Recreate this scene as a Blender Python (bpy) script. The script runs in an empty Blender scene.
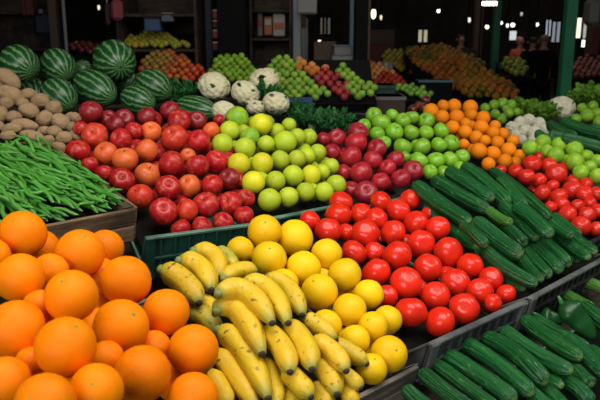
import bpy, bmesh, math, random
import numpy as np
from mathutils import Vector, Matrix, Quaternion, noise
R_ = math.radians
random.seed(7)
scene = bpy.context.scene
COL = scene.collection

# ---------------- camera, world, light, exposure ----------------
EYE = 1.6
FPX = 700.0
PITCH = math.atan(170 / FPX)
cam_d = bpy.data.cameras.new('camera')
cam = bpy.data.objects.new('camera', cam_d)
COL.objects.link(cam)
cam.location = (0, 0, EYE)
cam.rotation_euler = (math.pi / 2 - PITCH, 0, 0)
cam_d.sensor_width = 36
cam_d.lens = FPX / 600 * 36
cam_d.clip_start = .05
cam_d.dof.use_dof = True
cam_d.dof.focus_distance = 1.65
cam_d.dof.aperture_fstop = 9.5
scene.camera = cam

world = bpy.data.worlds.new('world')
scene.world = world
world.use_nodes = True
bg = world.node_tree.nodes['Background']
bg.inputs[0].default_value = (.75, .85, 1, 1)
bg.inputs[1].default_value = .10

def area(name, loc, aim, size, size_y, power, col):
    d = bpy.data.lights.new(name, 'AREA')
    d.shape = 'RECTANGLE'; d.size = size; d.size_y = size_y; d.energy = power; d.color = col
    o = bpy.data.objects.new(name, d); COL.objects.link(o)
    o.location = loc
    o.rotation_euler = (Vector(aim) - Vector(loc)).to_track_quat('-Z', 'Y').to_euler()
    return o
area('skylight', (.4, .75, 3.35), (.75, 1.6, 1.0), 2.6, 1.3, 62, (1, .97, .92))       # light through the open roof strip over the stall
area('daylight_from_street', (-1.3, -2.2, 2.5), (.7, 1.8, 1.0), 2.5, 1.6, 66, (.95, .97, 1))   # open market front behind the viewer
area('stall_light', (2.6, 1.9, 3.3), (2.3, 2.4, 1.0), 1.6, 1.0, 26, (1, .96, .9))
area('aisle_light', (0.6, 5.6, 3.3), (.6, 6.6, 1.0), 3.0, .8, 14, (1, .93, .82))
area('hall_fill', (4, 13, 4.2), (4, 14, 1.0), 5.0, 3, 45, (1, .88, .72))  # added fill with no fixture, lifts the dark far hall and its back wall
scene.view_settings.view_transform = 'Standard'
scene.view_settings.look = 'None'
scene.view_settings.gamma = 1
scene.view_settings.exposure = 0.18
scene.view_settings.use_curve_mapping = False

# ---------------- frames ----------------
CP, SP = math.cos(PITCH), math.sin(PITCH)
PHI = R_(47)
U = Vector((math.sin(PHI), math.cos(PHI), 0))
V = Vector((-math.cos(PHI), math.sin(PHI), 0))
CR = Vector((1, 0, 0)); CU = Vector((0, SP, CP)); CF = Vector((0, CP, -SP))   # right, up, forward of the view
def ray(px, py):
    return CR * ((px - 300) / FPX) + CU * ((200 - py) / FPX) + CF
def at(px, py, t):
    return ray(px, py) * t + Vector((0, 0, EYE))
def uvz(u, v, z):
    return U * u + V * v + Vector((0, 0, z))
def on_plane(px, py, pl):
    z0, s, v0 = pl
    d = ray(px, py); dv = d.dot(V)
    return (z0 - s * v0) / (d.z - s * dv)      # z0 relative to the eye
def project(p):
    q = p - Vector((0, 0, EYE)); t = q.dot(CF)
    return 300 + q.dot(CR) / t * FPX, 200 - q.dot(CU) / t * FPX, t

# ---------------- materials ----------------
def new_mat(name):
    m = bpy.data.materials.new(name); m.use_nodes = True
    nt = m.node_tree; b = nt.nodes['Principled BSDF']
    return m, nt, b
def N(nt, kind, **kw):
    n = nt.nodes.new(kind)
    for k, v in kw.items(): setattr(n, k, v)
    return n
def mixc(nt, fac, a, b, blend='MIX'):
    n = N(nt, 'ShaderNodeMix', data_type='RGBA', blend_type=blend)
    for sock, val in ((n.inputs[0], fac), (n.inputs[6], a), (n.inputs[7], b)):
        if isinstance(val, bpy.types.NodeSocket): nt.links.new(val, sock)
        elif isinstance(val, (tuple, list)): sock.default_value = (*val[:3], 1)
        else: sock.default_value = val
    return n.outputs[2]
def noise_fac(nt, scale, lo=.4, hi=.6, coord='Object', detail=3, stretch=None):
    tc = N(nt, 'ShaderNodeTexCoord'); src = tc.outputs[coord]
    if stretch:
        mp = N(nt, 'ShaderNodeMapping'); mp.inputs['Scale'].default_value = stretch
        nt.links.new(src, mp.inputs[0]); src = mp.outputs[0]
    oi = N(nt, 'ShaderNodeObjectInfo')
    va = N(nt, 'ShaderNodeVectorMath', operation='ADD')
    sc = N(nt, 'ShaderNodeMath', operation='MULTIPLY'); sc.inputs[1].default_value = 37
    nt.links.new(oi.outputs['Random'], sc.inputs[0])
    nt.links.new(src, va.inputs[0]); nt.links.new(sc.outputs[0], va.inputs[1])
    no = N(nt, 'ShaderNodeTexNoise'); no.inputs['Scale'].default_value = scale; no.inputs['Detail'].default_value = detail
    nt.links.new(va.outputs[0], no.inputs['Vector'])
    mr = N(nt, 'ShaderNodeMapRange'); mr.inputs[1].default_value = lo; mr.inputs[2].default_value = hi
    nt.links.new(no.outputs['Fac'], mr.inputs[0])
    return mr.outputs[0], no
def bump(nt, b, src, strength, dist=.1):
    bp = N(nt, 'ShaderNodeBump'); bp.inputs['Strength'].default_value = strength; bp.inputs['Distance'].default_value = dist
    nt.links.new(src, bp.inputs['Height']); nt.links.new(bp.outputs[0], b.inputs['Normal'])
MATS = {}
def plain(name, col, rough=.6, metal=0, emit=0, spec=.5, bumps=None, vary=0):
    if name in MATS: return MATS[name]
    m, nt, b = new_mat(name)
    b.inputs['Base Color'].default_value = (*col, 1); b.inputs['Roughness'].default_value = rough
    b.inputs['Metallic'].default_value = metal; b.inputs['Specular IOR Level'].default_value = spec
    if emit:
        b.inputs['Emission Color'].default_value = (*col, 1); b.inputs['Emission Strength'].default_value = emit
    if vary:
        f, no = noise_fac(nt, bumps[0] if bumps else 5, .3, .7)
        nt.links.new(mixc(nt, f, tuple(c * (1 - vary) for c in col), tuple(min(1, c * (1 + vary)) for c in col)), b.inputs['Base Color'])
        if bumps: bump(nt, b, no.outputs['Fac'], bumps[1], bumps[2])
    MATS[name] = m
    return m
def skin(name, rough, second, amount, pore=0, pscale=40, lo=.45, hi=.7, nscale=1.6, spec=.5, stretch=None, coat=0, sss=0):
    """peel of a fruit: its own colour is the object's colour, broken up by a second tone"""
    m, nt, b = new_mat(name)
    oi = N(nt, 'ShaderNodeObjectInfo')
    f, no = noise_fac(nt, nscale, lo, hi, stretch=stretch)
    mu = N(nt, 'ShaderNodeMath', operation='MULTIPLY'); mu.inputs[1].default_value = amount
    nt.links.new(f, mu.inputs[0])
    nt.links.new(mixc(nt, mu.outputs[0], oi.outputs['Color'], second), b.inputs['Base Color'])
    b.inputs['Roughness'].default_value = rough; b.inputs['Specular IOR Level'].default_value = spec
    b.inputs['Coat Weight'].default_value = coat; b.inputs['Coat Roughness'].default_value = .15
    if sss:
        b.inputs['Subsurface Weight'].default_value = sss; b.inputs['Subsurface Radius'].default_value = (.3, .12, .03); b.inputs['Subsurface Scale'].default_value = .015
    if pore:
        f2, n2 = noise_fac(nt, pscale, .3, .7, detail=1)
        bump(nt, b, n2.outputs['Fac'], pore, .04)
    MATS[name] = m
    return m
skin('orange_peel', .48, (1.0, .29, .0), .5, .16, 26, spec=.16)
skin('grapefruit_peel', .42, (.95, .60, .0), .5, .12, 26, spec=.25)
skin('lime_peel', .38, (.60, .66, .01), .6, .08, 26, spec=.3)
skin('apple_skin', .32, (.72, .24, .05), .55, spec=.38, pore=.05, pscale=8, lo=.52, hi=.78, nscale=1.3, stretch=(2.2, 2.2, .5))
skin('crimson_skin', .34, (.45, .05, .04), .5, .05, 8, stretch=(2.2, 2.2, .5))
skin('green_apple_skin', .30, (.38, .62, .06), .5, .04, 8)
skin('tomato_skin', .24, (.85, .045, .006), .5, 0, spec=.38)
skin('potato_skin', .85, (.32, .21, .10), .7, .22, 5, .4, .65, 2.5, spec=.2)
skin('curd', .8, (.92, .78, .38), .6, .5, 14, .35, .65, 5, spec=.15)
skin('pepper_skin', .32, (.01, .06, .01), .5, spec=.35)
skin('bean_skin', .42, (.20, .46, .09), .6, 0, nscale=3)

def mat_watermelon():
    m, nt, b = new_mat('watermelon_rind')
    tc = N(nt, 'ShaderNodeTexCoord'); sp = N(nt, 'ShaderNodeSeparateXYZ'); nt.links.new(tc.outputs['Object'], sp.inputs[0])
    at2 = N(nt, 'ShaderNodeMath', operation='ARCTAN2'); nt.links.new(sp.outputs['Y'], at2.inputs[0]); nt.links.new(sp.outputs['X'], at2.inputs[1])
    no = N(nt, 'ShaderNodeTexNoise'); no.inputs['Scale'].default_value = 3.0; no.inputs['Detail'].default_value = 5; no.inputs['Roughness'].default_value = .65
    nt.links.new(tc.outputs['Object'], no.inputs['Vector'])
    ml = N(nt, 'ShaderNodeMath', operation='MULTIPLY'); ml.inputs[1].default_value = 15; nt.links.new(at2.outputs[0], ml.inputs[0])
    w = N(nt, 'ShaderNodeMath', operation='MULTIPLY_ADD'); w.inputs[1].default_value = 8; nt.links.new(no.outputs['Fac'], w.inputs[0]); nt.links.new(ml.outputs[0], w.inputs[2])
    s = N(nt, 'ShaderNodeMath', operation='SINE'); nt.links.new(w.outputs[0], s.inputs[0])
    n2 = N(nt, 'ShaderNodeTexNoise'); n2.inputs['Scale'].default_value = 6; n2.inputs['Detail'].default_value = 4; nt.links.new(tc.outputs['Object'], n2.inputs['Vector'])
    ad = N(nt, 'ShaderNodeMath', operation='MULTIPLY_ADD'); ad.inputs[1].default_value = 1.6; nt.links.new(n2.outputs['Fac'], ad.inputs[0]); nt.links.new(s.outputs[0], ad.inputs[2])
    mr = N(nt, 'ShaderNodeMapRange'); mr.inputs[1].default_value = .85; mr.inputs[2].default_value = 1.9; nt.links.new(ad.outputs[0], mr.inputs[0])
    nt.links.new(mixc(nt, mr.outputs[0], (.008, .075, .018), (.21, .38, .13)), b.inputs['Base Color'])
    b.inputs['Roughness'].default_value = .32
    MATS['watermelon_rind'] = m
mat_watermelon()
def mat_uvstripes(name, dark, light, freq, thresh, rough, marks=None, marks_scale=(1, 1, 1), tipcol=None, tipstart=.93, bumpy=0, usecol=False, startcol=None):
    """long vegetables: U runs along, V around"""
    m, nt, b = new_mat(name)
    tc = N(nt, 'ShaderNodeTexCoord'); sp = N(nt, 'ShaderNodeSeparateXYZ'); nt.links.new(tc.outputs['UV'], sp.inputs[0])
    oi = N(nt, 'ShaderNodeObjectInfo')
    k = N(nt, 'ShaderNodeVectorMath', operation='MULTIPLY'); k.inputs[1].default_value = (2.2, freq, 1); nt.links.new(tc.outputs['UV'], k.inputs[0])
    ad = N(nt, 'ShaderNodeVectorMath', operation='ADD'); nt.links.new(k.outputs[0], ad.inputs[0])
    sc = N(nt, 'ShaderNodeMath', operation='MULTIPLY'); sc.inputs[1].default_value = 53; nt.links.new(oi.outputs['Random'], sc.inputs[0]); nt.links.new(sc.outputs[0], ad.inputs[1])
    no = N(nt, 'ShaderNodeTexNoise'); no.inputs['Scale'].default_value = 1; no.inputs['Detail'].default_value = 3; nt.links.new(ad.outputs[0], no.inputs['Vector'])
    mr = N(nt, 'ShaderNodeMapRange'); mr.inputs[1].default_value = thresh; mr.inputs[2].default_value = thresh + .2; nt.links.new(no.outputs['Fac'], mr.inputs[0])
    c = mixc(nt, mr.outputs[0], oi.outputs['Color'] if usecol else dark, light)
    if marks:
        mp = N(nt, 'ShaderNodeVectorMath', operation='MULTIPLY'); mp.inputs[1].default_value = marks_scale; nt.links.new(ad.outputs[0], mp.inputs[0])
        n2 = N(nt, 'ShaderNodeTexNoise'); n2.inputs['Scale'].default_value = 1; n2.inputs['Detail'].default_value = 2; nt.links.new(mp.outputs[0], n2.inputs['Vector'])
        m2 = N(nt, 'ShaderNodeMapRange'); m2.inputs[1].default_value = .63; m2.inputs[2].default_value = .72; nt.links.new(n2.outputs['Fac'], m2.inputs[0])
        c = mixc(nt, m2.outputs[0], c, marks)
    if tipcol:
        m3 = N(nt, 'ShaderNodeMapRange'); m3.inputs[1].default_value = tipstart; m3.inputs[2].default_value = 1.0; nt.links.new(sp.outputs['X'], m3.inputs[0])
        c = mixc(nt, m3.outputs[0], c, tipcol)
    if startcol:
        m4 = N(nt, 'ShaderNodeMapRange'); m4.inputs[1].default_value = .06; m4.inputs[2].default_value = 0; nt.links.new(sp.outputs['X'], m4.inputs[0])
        c = mixc(nt, m4.outputs[0], c, startcol)
    nt.links.new(c, b.inputs['Base Color'])
    b.inputs['Roughness'].default_value = rough; b.inputs['Specular IOR Level'].default_value = .35
    if bumpy:
        bump(nt, b, no.outputs['Fac'], bumpy, .05)
    MATS[name] = m
mat_uvstripes('cucumber_skin', (.01, .09, .02), (.028, .16, .032), 20, .50, .34, marks=(.09, .26, .08), marks_scale=(9, 1.3, 1), tipcol=(.16, .30, .07), bumpy=.5, usecol=True)
mat_uvstripes('banana_peel', (.66, .42, .012), (.78, .53, .015), 3, .5, .46, marks=(.22, .11, .02), marks_scale=(4.5, 2.6, 1), tipcol=(.34, .33, .05), tipstart=.88, bumpy=.15, usecol=True, startcol=(.42, .42, .05))
plain('banana_tip', (.045, .03, .02), .9)
plain('banana_stem', (.25, .26, .06), .7)
plain('fruit_stem', (.09, .06, .03), .9)
plain('button', (.20, .28, .05), .9)
plain('scar', (.10, .13, .03), .8)
plain('tomato_scar', (.30, .03, .01), .6)
plain('leaf_green', (.05, .25, .055), .5, vary=.5, bumps=(20, .4, .05))
plain('leaf_bright', (.20, .42, .04), .5, vary=.4, bumps=(20, .4, .05))
plain('leaf_pale', (.42, .55, .22), .5, vary=.3, bumps=(20, .4, .05))
def mat_wood(name, a, b_, rough=.75):
    m, nt, b = new_mat(name)
    f, no = noise_fac(nt, 4, .3, .7, stretch=(1.5, 14, 14), detail=6)
    f2, n2 = noise_fac(nt, 6, .45, .6, detail=4)
    c = mixc(nt, f, a, b_)
    nt.links.new(mixc(nt, f2, c, tuple(x * .55 for x in a)), b.inputs['Base Color'])
    b.inputs['Roughness'].default_value = rough
    bump(nt, b, no.outputs['Fac'], .5, .01)
    MATS[name] = m
mat_wood('old_wood', (.10, .055, .025), (.24, .145, .07))
mat_wood('gray_wood', (.10, .085, .06), (.24, .20, .15))
mat_wood('dark_wood', (.035, .02, .012), (.08, .05, .03))
plain('green_plastic', (.010, .055, .038), .45, vary=.5, bumps=(14, .3, .01))
plain('green_plastic_rim', (.09, .19, .13), .5, vary=.5, bumps=(14, .3, .01))
plain('gray_plastic', (.055, .06, .06), .45, vary=.35, bumps=(14, .2, .01))
plain('gray_plastic_rim', (.10, .105, .10), .5, vary=.4, bumps=(18, .3, .01))
plain('black_plastic', (.018, .02, .02), .4, vary=.3, bumps=(14, .2, .01))
plain('pale_plastic', (.33, .38, .36), .4, vary=.25, bumps=(14, .2, .01))
plain('blue_plastic', (.03, .12, .35), .45)
plain('liner', (.007, .007, .005), .95, spec=.1)
plain('concrete', (.05, .047, .042), .9, vary=.3, bumps=(2, .3, .02))
plain('dark_wall', (.045, .036, .028), .9, vary=.5, bumps=(1.5, .1, .02))
plain('black_paint', (.006, .006, .006), .9, spec=.15)
plain('green_paint', (.008, .11, .045), .4, vary=.2, bumps=(4, .1, .01))
plain('gray_metal', (.16, .17, .18), .5)

# ---------------- object helpers ----------------
def tag(o, label=None, cat=None, group=None, kind=None):
    if label: o['label'] = label
    if cat: o['category'] = cat
    if group: o['group'] = group
    if kind: o['kind'] = kind
    return o
def link(name, me, parent=None, mat=None):
    o = bpy.data.objects.new(name, me)
    COL.objects.link(o)
    if mat is not None and me is not None and len(me.materials) == 0: me.materials.append(MATS[mat])
    if parent: o.parent = parent
    return o
def empty(name, loc, rot=None):
    o = bpy.data.objects.new(name, None); COL.objects.link(o); o.empty_display_size = .05
    o.location = loc
    if rot is not None:
        o.rotation_mode = 'QUATERNION'; o.rotation_quaternion = rot
    return o
def finish(bm, name, mat, smooth=True):
    me = bpy.data.meshes.new(name); bm.to_mesh(me); bm.free()
    if smooth:
        for p in me.polygons: p.use_smooth = True
    me.materials.append(MATS[mat])
    return me
def box(bm, lo, hi, bevel=0):
    lo, hi = Vector(lo), Vector(hi)
    r = bmesh.ops.create_cube(bm, size=1)
    for v in r['verts']:
        v.co = Vector([(lo[i] + hi[i]) / 2 + v.co[i] * (hi[i] - lo[i]) for i in range(3)])
    if bevel:
        es = list({e for v in r['verts'] for e in v.link_edges})
        bmesh.ops.bevel(bm, geom=es, offset=bevel, segments=1, affect='EDGES')
def basis_quat(x, y=None, z=None):
    """rotation whose local X (and about Z) follow the vectors"""
    x = x.normalized()
    if y is None:
        y = z.cross(x).normalized(); z = x.cross(y)
    else:
        y = (y - x * y.dot(x)).normalized(); z = x.cross(y)
    return Matrix((x, y, z)).transposed().to_quaternion()
def revolve(prof, seg=20, name='m', mat='orange_peel', lobes=0, lob_amp=0, nz=0, seed=0):
    """prof: list of (radius, z) bottom to top"""
    bm = bmesh.new(); rings = []
    for r, z in prof:
        if r < 1e-6: rings.append([bm.verts.new((0, 0, z))]); continue
        ring = []
        for i in range(seg):
            a = 2 * math.pi * i / seg
            k = 1 + lob_amp * math.cos(lobes * a + seed) * min(1, r * 1.2)
            ring.append(bm.verts.new((r * k * math.cos(a), r * k * math.sin(a), z)))
        rings.append(ring)
    for A, B in zip(rings, rings[1:]):
        if len(A) == 1 and len(B) == 1: continue
        for i in range(seg):
            j = (i + 1) % seg
            if len(A) == 1: bm.faces.new((A[0], B[j], B[i]))
            elif len(B) == 1: bm.faces.new((A[i], A[j], B[0]))
            else: bm.faces.new((A[i], A[j], B[j], B[i]))
    if nz:
        for v in bm.verts:
            n = noise.noise(v.co * 1.3 + Vector((seed * 7.1, seed * 3.3, 0)))
            v.co *= 1 + nz * n
    return finish(bm, name, mat)
def ball_prof(n=14, flat=1, top=0, bot=0, wt=.3, shoulder=0, nip=0):
    out = []
    for i in range(n + 1):
        a = -math.pi / 2 + math.pi * i / n
        r = math.cos(a); z = math.sin(a) * flat
        if top and z > 0: z -= top * math.exp(-(r / wt) ** 2)
        if bot and z < 0: z += bot * math.exp(-(r / wt) ** 2)
        if nip and z > 0: z += nip * math.exp(-(r / .18) ** 2)
        r *= 1 + shoulder * math.sin(a)
        out.append((r if 0 < i < n else 0, z))
    return out
def stem_mesh(name, z0, length, r=.045, bend=.08, mat='fruit_stem'):
    bm = bmesh.new(); rings = []
    for k in range(4):
        f = k / 3; rr = r * (.8 + .5 * f)
        rings.append([bm.verts.new((bend * f * f + rr * math.cos(a), rr * math.sin(a), z0 + length * f)) for a in [i * math.pi / 3 for i in range(6)]])
    for A, B in zip(rings, rings[1:]):
        for i in range(6): bm.faces.new((A[i], A[(i + 1) % 6], B[(i + 1) % 6], B[i]))
    bm.faces.new(rings[0][::-1]); bm.faces.new(rings[-1])
    return finish(bm, name, mat)
def star_mesh(name, z, r, mat, n=5, lift=.02):
    bm = bmesh.new(); c = bm.verts.new((0, 0, z + lift)); ring = []
    for i in range(2 * n):
        a = math.pi * i / n; q = r if i % 2 == 0 else r * .45
        ring.append(bm.verts.new((q * math.cos(a), q * math.sin(a), z + (lift if i % 2 else 0))))
    for i in range(2 * n): bm.faces.new((c, ring[i], ring[(i + 1) % (2 * n)]))
    b = [bm.verts.new(v.co - Vector((0, 0, .05))) for v in ring]
    for i in range(2 * n): bm.faces.new((ring[i], b[i], b[(i + 1) % (2 * n)], ring[(i + 1) % (2 * n)]))
    return finish(bm, name, mat, False)
KINDS = {}
def make_kinds():
    for k in range(3):
        s = k + 1
        KINDS['orange', k] = revolve(ball_prof(16, .97, .05, .03, .16), 24, 'orange', 'orange_peel', nz=.025, seed=s)
        KINDS['grapefruit', k] = revolve(ball_prof(16, .96, .03, .03, .2), 24, 'grapefruit', 'grapefruit_peel', nz=.035, seed=s)
        KINDS['tomato', k] = revolve(ball_prof(16, .9, .10, .02, .3), 24, 'tomato', 'tomato_skin', 5, .018 * k, nz=.03, seed=s)
        KINDS['apple', k] = revolve(ball_prof(18, .93, .30, .20, .26, .08), 24, 'apple', 'apple_skin', 5, .012, nz=.04, seed=s)
        KINDS['crimson', k] = revolve(ball_prof(18, .93, .30, .20, .26, .08), 24, 'apple', 'crimson_skin', 5, .012, nz=.04, seed=s)
        KINDS['green_apple', k] = revolve(ball_prof(18, .92, .28, .18, .26, .07), 24, 'green_apple', 'green_apple_skin', 5, .012, nz=.03, seed=s)
        KINDS['lime', k] = revolve(ball_prof(16, .98, 0, 0, .2, 0, .05), 22, 'lime', 'lime_peel', nz=.03, seed=s)
    KINDS['apple_stem'] = stem_mesh('stem', .60, .26, .035)
    KINDS['button'] = star_mesh('button', .915, .10, 'button')
    KINDS['scar'] = star_mesh('scar', .79, .10, 'tomato_scar')
    KINDS['nub'] = star_mesh('nub', 1.02, .07, 'button')
make_kinds()
PART = dict(orange=('stem_button', 'button'), grapefruit=('stem_button', 'button'), tomato=('stem_scar', 'scar'), apple=('stem', 'apple_stem'),
            crimson=('stem', 'apple_stem'), green_apple=('stem', 'apple_stem'), lime=('stem_button', 'nub'))
def rand_axis(lean=.6, face=0):
    v = Vector((random.gauss(0, lean), random.gauss(0, lean) - face, 1)); return v.normalized()
# ---------------- where each fruit lies ----------------
# pile data: x, y, r(px) [, layer [, tone]]
P = {}
P['orange']=[(22.8,234,24,1),(40,249,20,-1),(80,253.5,25,1),(105,248,19,-1),(20,278,25,0),(50,272,19,-1),(71.5,296,27,1),(126,281,26,0),(100,277,20,-1),(-9,257,20,-1),(15.5,329.5,30,1),(65.5,347,31,2),(121,327,28.5,1),(4,383,27,1),(45,404,31,2),(96,391,28,1),(142,374,29.5,2),(40,307,18,-1),(32,364,18,-1),(106,358,18,-1),(154,348,18,-1),(166,312,24,0),(193.5,350,26,1),(193,398,26,1)]
P['grapefruit']=[(264.5,231.5,17.5,0),(295,238,19,0),(240,250,14,-1),(269,258.5,18,1),(303.5,268,18,0),(284,283,15,-1),(326.5,254,16,0),(344.5,275,17.5,1),(319.5,292,19,1),(368.5,294.5,15.5,0),(349.5,310,17.5,1),(326,325.5,16.5,0),(355,340,15.5,1),(373,326.5,15.5,0),(387.5,320,15,0),(389,354,19,1),(371.5,369,16,0)]
P['tomato']=[(310,221,10.5,0),(328,231,13,1),(338,215,13,0),(341,203,12,-1),(361,214,11,0),(376,219,11.5,1),(347,233,10,-1),(365.5,233.5,14,1),(393,232.5,12.5,1),(398.5,211,12,1),(381,202,11,0),(410,200,11,0),(416,223,12.5,1),(438,228,12,1),(430,214,9,-1),(421,244,14,1),(448.5,252,14.5,1),(354,253,13,0),(374,252,10,-1),(397,255.5,15,1),(428,267.5,14,0),(376,272.5,14.5,1),(406,283,16,2),(455.5,283,14.5,1),(435.5,296,14.5,0),(387,296,11,-1),(410.5,312,16,2),(440,322,15,1),(470.5,265.5,13,1),(491,279,12,0),(480,291,13,1),(506,294,10,0),(464,308.5,15,2),(493,303,9,-1)]
P['apple']=[(91,112,11.5,1,'d'),(108,119,9,-1,'d'),(124,119,10,0,'d'),(116,125,10,0,'d'),(147,117,10,0,'d'),(81,129,8,-1,'r'),(95,136,13,1,'m'),(121,139.5,11,0,'r'),(134,131,9,0,'r'),(151,132,10.5,0,'o'),(106,154,12,1,'o'),(78,151.5,12,1,'r'),(125,160,13,1,'o'),(147,151,12,0,'o'),(89.5,165.5,9,-1,'r'),(104,174,9,0,'r'),(122,181,12.5,1,'r'),(147,175,12.5,0,'o'),(140,197,13,1,'m'),(170,111,10,-1,'d'),(179,121,11.5,1,'r'),(197,121,10,-1,'d'),(175,138,13,1,'m'),(199,141,11.5,1,'r'),(211,131,9,0,'o'),(219,120,6,0,'r'),(208,147,6,-1,'r'),(171.5,164,13,1,'r'),(197.5,166,12,1,'r'),(188,156,8,-1,'o'),(216,161.5,11.5,0,'r'),(168,188,13,1,'r'),(189,186,11.5,0,'o'),(229.5,179,11,0,'d'),(212,185.5,11,0,'r'),(206,205.5,13.5,1,'r'),(230.5,203.5,12,1,'r'),(245,199,10,-1,'r'),(163,212,14,1,'r'),(187,211,12,0,'m'),(181,229,10,-1,'r'),(202,227,10.5,0,'r'),(223,222.5,10.5,0,'r'),(244,216,10,0,'r')]
P['lime']=[(237,118,12,0,'g'),(261,124.5,11.5,1,'y'),(229.5,131,10.5,0,'l'),(250,137,10,0,'g'),(222.5,144,11,1,'l'),(245,148,11,1,'l'),(266,144,9,-1,'l'),(277,131,8,-1,'l'),(289,125,7.5,0,'l'),(285,142,12,1,'l'),(297,137,9,0,'l'),(239,164,11.5,1,'y'),(262,163.5,11.5,1,'y'),(280,160,10,0,'l'),(297,159,9.5,0,'l'),(253.5,182.5,12,1,'y'),(275.5,181,10.5,0,'l'),(293,175.5,11,0,'l'),(269.5,200,12,0,'l'),(288.5,197,10.5,0,'l'),(309,137,8.5,0,'l'),(317.5,152.5,9,0,'l'),(307,156,9,0,'l'),(331,166.5,8.5,0,'l'),(322,172,8.5,0,'l'),(311,175,10.5,1,'y'),(336,185,10.5,0,'l'),(324,192,10,0,'l'),(305.5,192,10,0,'l')]
P['redapple']=[(337,138,9,0,'d'),(323.5,139,7,-1,'d'),(358,133,10.5,0,'d'),(356,143,11,1,'r'),(332,152,8.5,0,'d'),(351,157,11,1,'r'),(377,149,10,0,'d'),(372.5,161,10,1,'r'),(388,168,8.5,0,'r'),(395.5,160,9.5,0,'d'),(412.5,171,10.5,0,'d'),(401,179,10,0,'d'),(361,173,11.5,1,'r'),(380.5,182,9.5,0,'r'),(344,172.5,8,-1,'r'),(366,193,12,1,'d'),(351,190,9,-1,'d')]
P['greenapple']=[(374,115.5,8.5,0),(364,126,7.5,0),(381,123,10,1),(392,115.5,7,0),(394,132,9.5,1),(403,121,8.5,0),(411.5,118,8,0),(411,132.5,8.5,1),(426.5,121,9,0),(426,133,8,0),(441,131,8.5,0),(377,134,8,-1),(384,143,7.5,0),(402.5,147,9.5,1),(422,147,9.5,1),(439,145,8.5,0),(405,157,6,-1),(419,161,9.5,0),(436,161,9.5,0),(430,172,8,-1),(451,143.5,9,0),(450,160,9,0),(444,172,7,-1),(462,157,8,0),(460,168,7,-1)]
P['farorange']=[(431,111,8,0),(443,106,6.5,0),(442,117,7.5,0),(452.5,127.5,7.5,0),(454,106,7.5,0),(470,107.5,8,0),(456.5,117,8,0),(471,115,7,0),(483,118,7.5,0),(465.5,123.5,6,0),(465,132,7.5,0),(481,127.5,8,1),(476,137,7,0),(493,132.5,7,0),(463.5,144.5,6,0),(485,140.5,6,0),(503,134,6.5,0),(497.5,142.5,7,0),(479,151,8.5,1),(493,153.5,8,0),(513,141,6.5,0),(508.5,150,8,1),(488.5,164,7,0),(505,161,7.5,0),(519.5,155.5,6.5,0),(515.5,162,6,-1),(495,126,6,-1)]
P['fartomato']=[(515.5,171,7.5,0),(501,170,6,-1),(532,164,9.5,1),(539,157,6.5,0),(527,177,9,1),(539,180,7.5,0),(556,174,11,1),(549,166,9,0),(563,168,6.5,0),(542.5,193,9,1),(552.5,186,7,-1),(559,196.5,9,1),(572,190,10.5,1),(574,181,7.5,0),(586,184,7,0),(585,194,9,1),(597,194,8,0),(551,207,6.5,-1),(567.5,214.5,9.5,1),(562,204,8.5,0),(577.5,206,7.5,0),(587,215,9,0),(581,226,10.5,1),(597,229,8,0),(599,211,8,0),(590,203,7,-1)]
P['farlime']=[(559,145,8,0),(547,151,7,0),(556,155,8.5,1),(574.5,150,9,0),(575,162,9.5,1),(587,156,6.5,0),(581,172.5,8.5,0),(590,167,7,0),(597,161,7,0),(598,176,8.5,0),(543,142,8,0),(530,148,8,0)]
# ---------------- heaps of round fruit ----------------
def relax(px, py, rp, t, iters=400, slack=1.0):
    """slide the fruits nearer or farther until none sinks into its neighbour"""
    D = np.array([ray(x, y)[:] for x, y in zip(px, py)]); R0 = rp / FPX
    t = t.copy(); t_home = t.copy(); n = len(t)
    for it in range(iters):
        P = D * t[:, None]; R = R0 * t
        dv = P[:, None] - P[None]; d = np.sqrt((dv ** 2).sum(-1)) + np.eye(n) * 9
        need = (R[:, None] + R[None]) * slack - d
        ii, jj = np.where(need > 1e-4)
        step = np.zeros(n)
        for i, j in zip(ii, jj):
            if i >= j: continue
            s = 1 if (t[i] > t[j] or (t[i] == t[j] and py[i] < py[j])) else -1
            step[i] += s * need[i, j] * (.25 if s > 0 else .45); step[j] -= s * need[i, j] * (.45 if s > 0 else .25)
        if it < iters - 120: step += (t_home - t) * .03
        t += np.clip(step, -.01, .01)
    return t
ORD = ['first', 'second', 'third', 'fourth', 'fifth', 'sixth', 'seventh', 'eighth', 'ninth', 'tenth', 'eleventh', 'twelfth']
def row_phrases(px, py, rp):
    """row counted upward from the lowest fruit in the heap, place counted from the left"""
    n = len(px); left = sorted(range(n), key=lambda i: -py[i]); rows = []
    step = 1.55 * float(np.median(rp)); base = max(py)
    bands = {}
    for i in left: bands.setdefault(int((base - py[i]) / step), []).append(i)
    keys = sorted(bands); out = [None] * n
    for r, k in enumerate(keys):
        b = sorted(bands[k], key=lambda i: px[i])
        rn = 'lowest row' if r == 0 else ('top row' if r == len(keys) - 1 else ORD[r] + ' row up')
        for q, i in enumerate(b):
            if len(b) == 1: out[i] = f'alone in {rn}'
            elif q == 0: out[i] = f'leftmost of {rn}'
            elif q == len(b) - 1: out[i] = f'rightmost of {rn}'
            elif len(b) % 2 == 1 and q == len(b) // 2: out[i] = f'middle of {rn}'
            else: out[i] = f'{ORD[q]} from left, {rn}'
    return out
TWO = {}
SPHERES = []          # (world centre, radius) of every round fruit standing in the front stall
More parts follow.
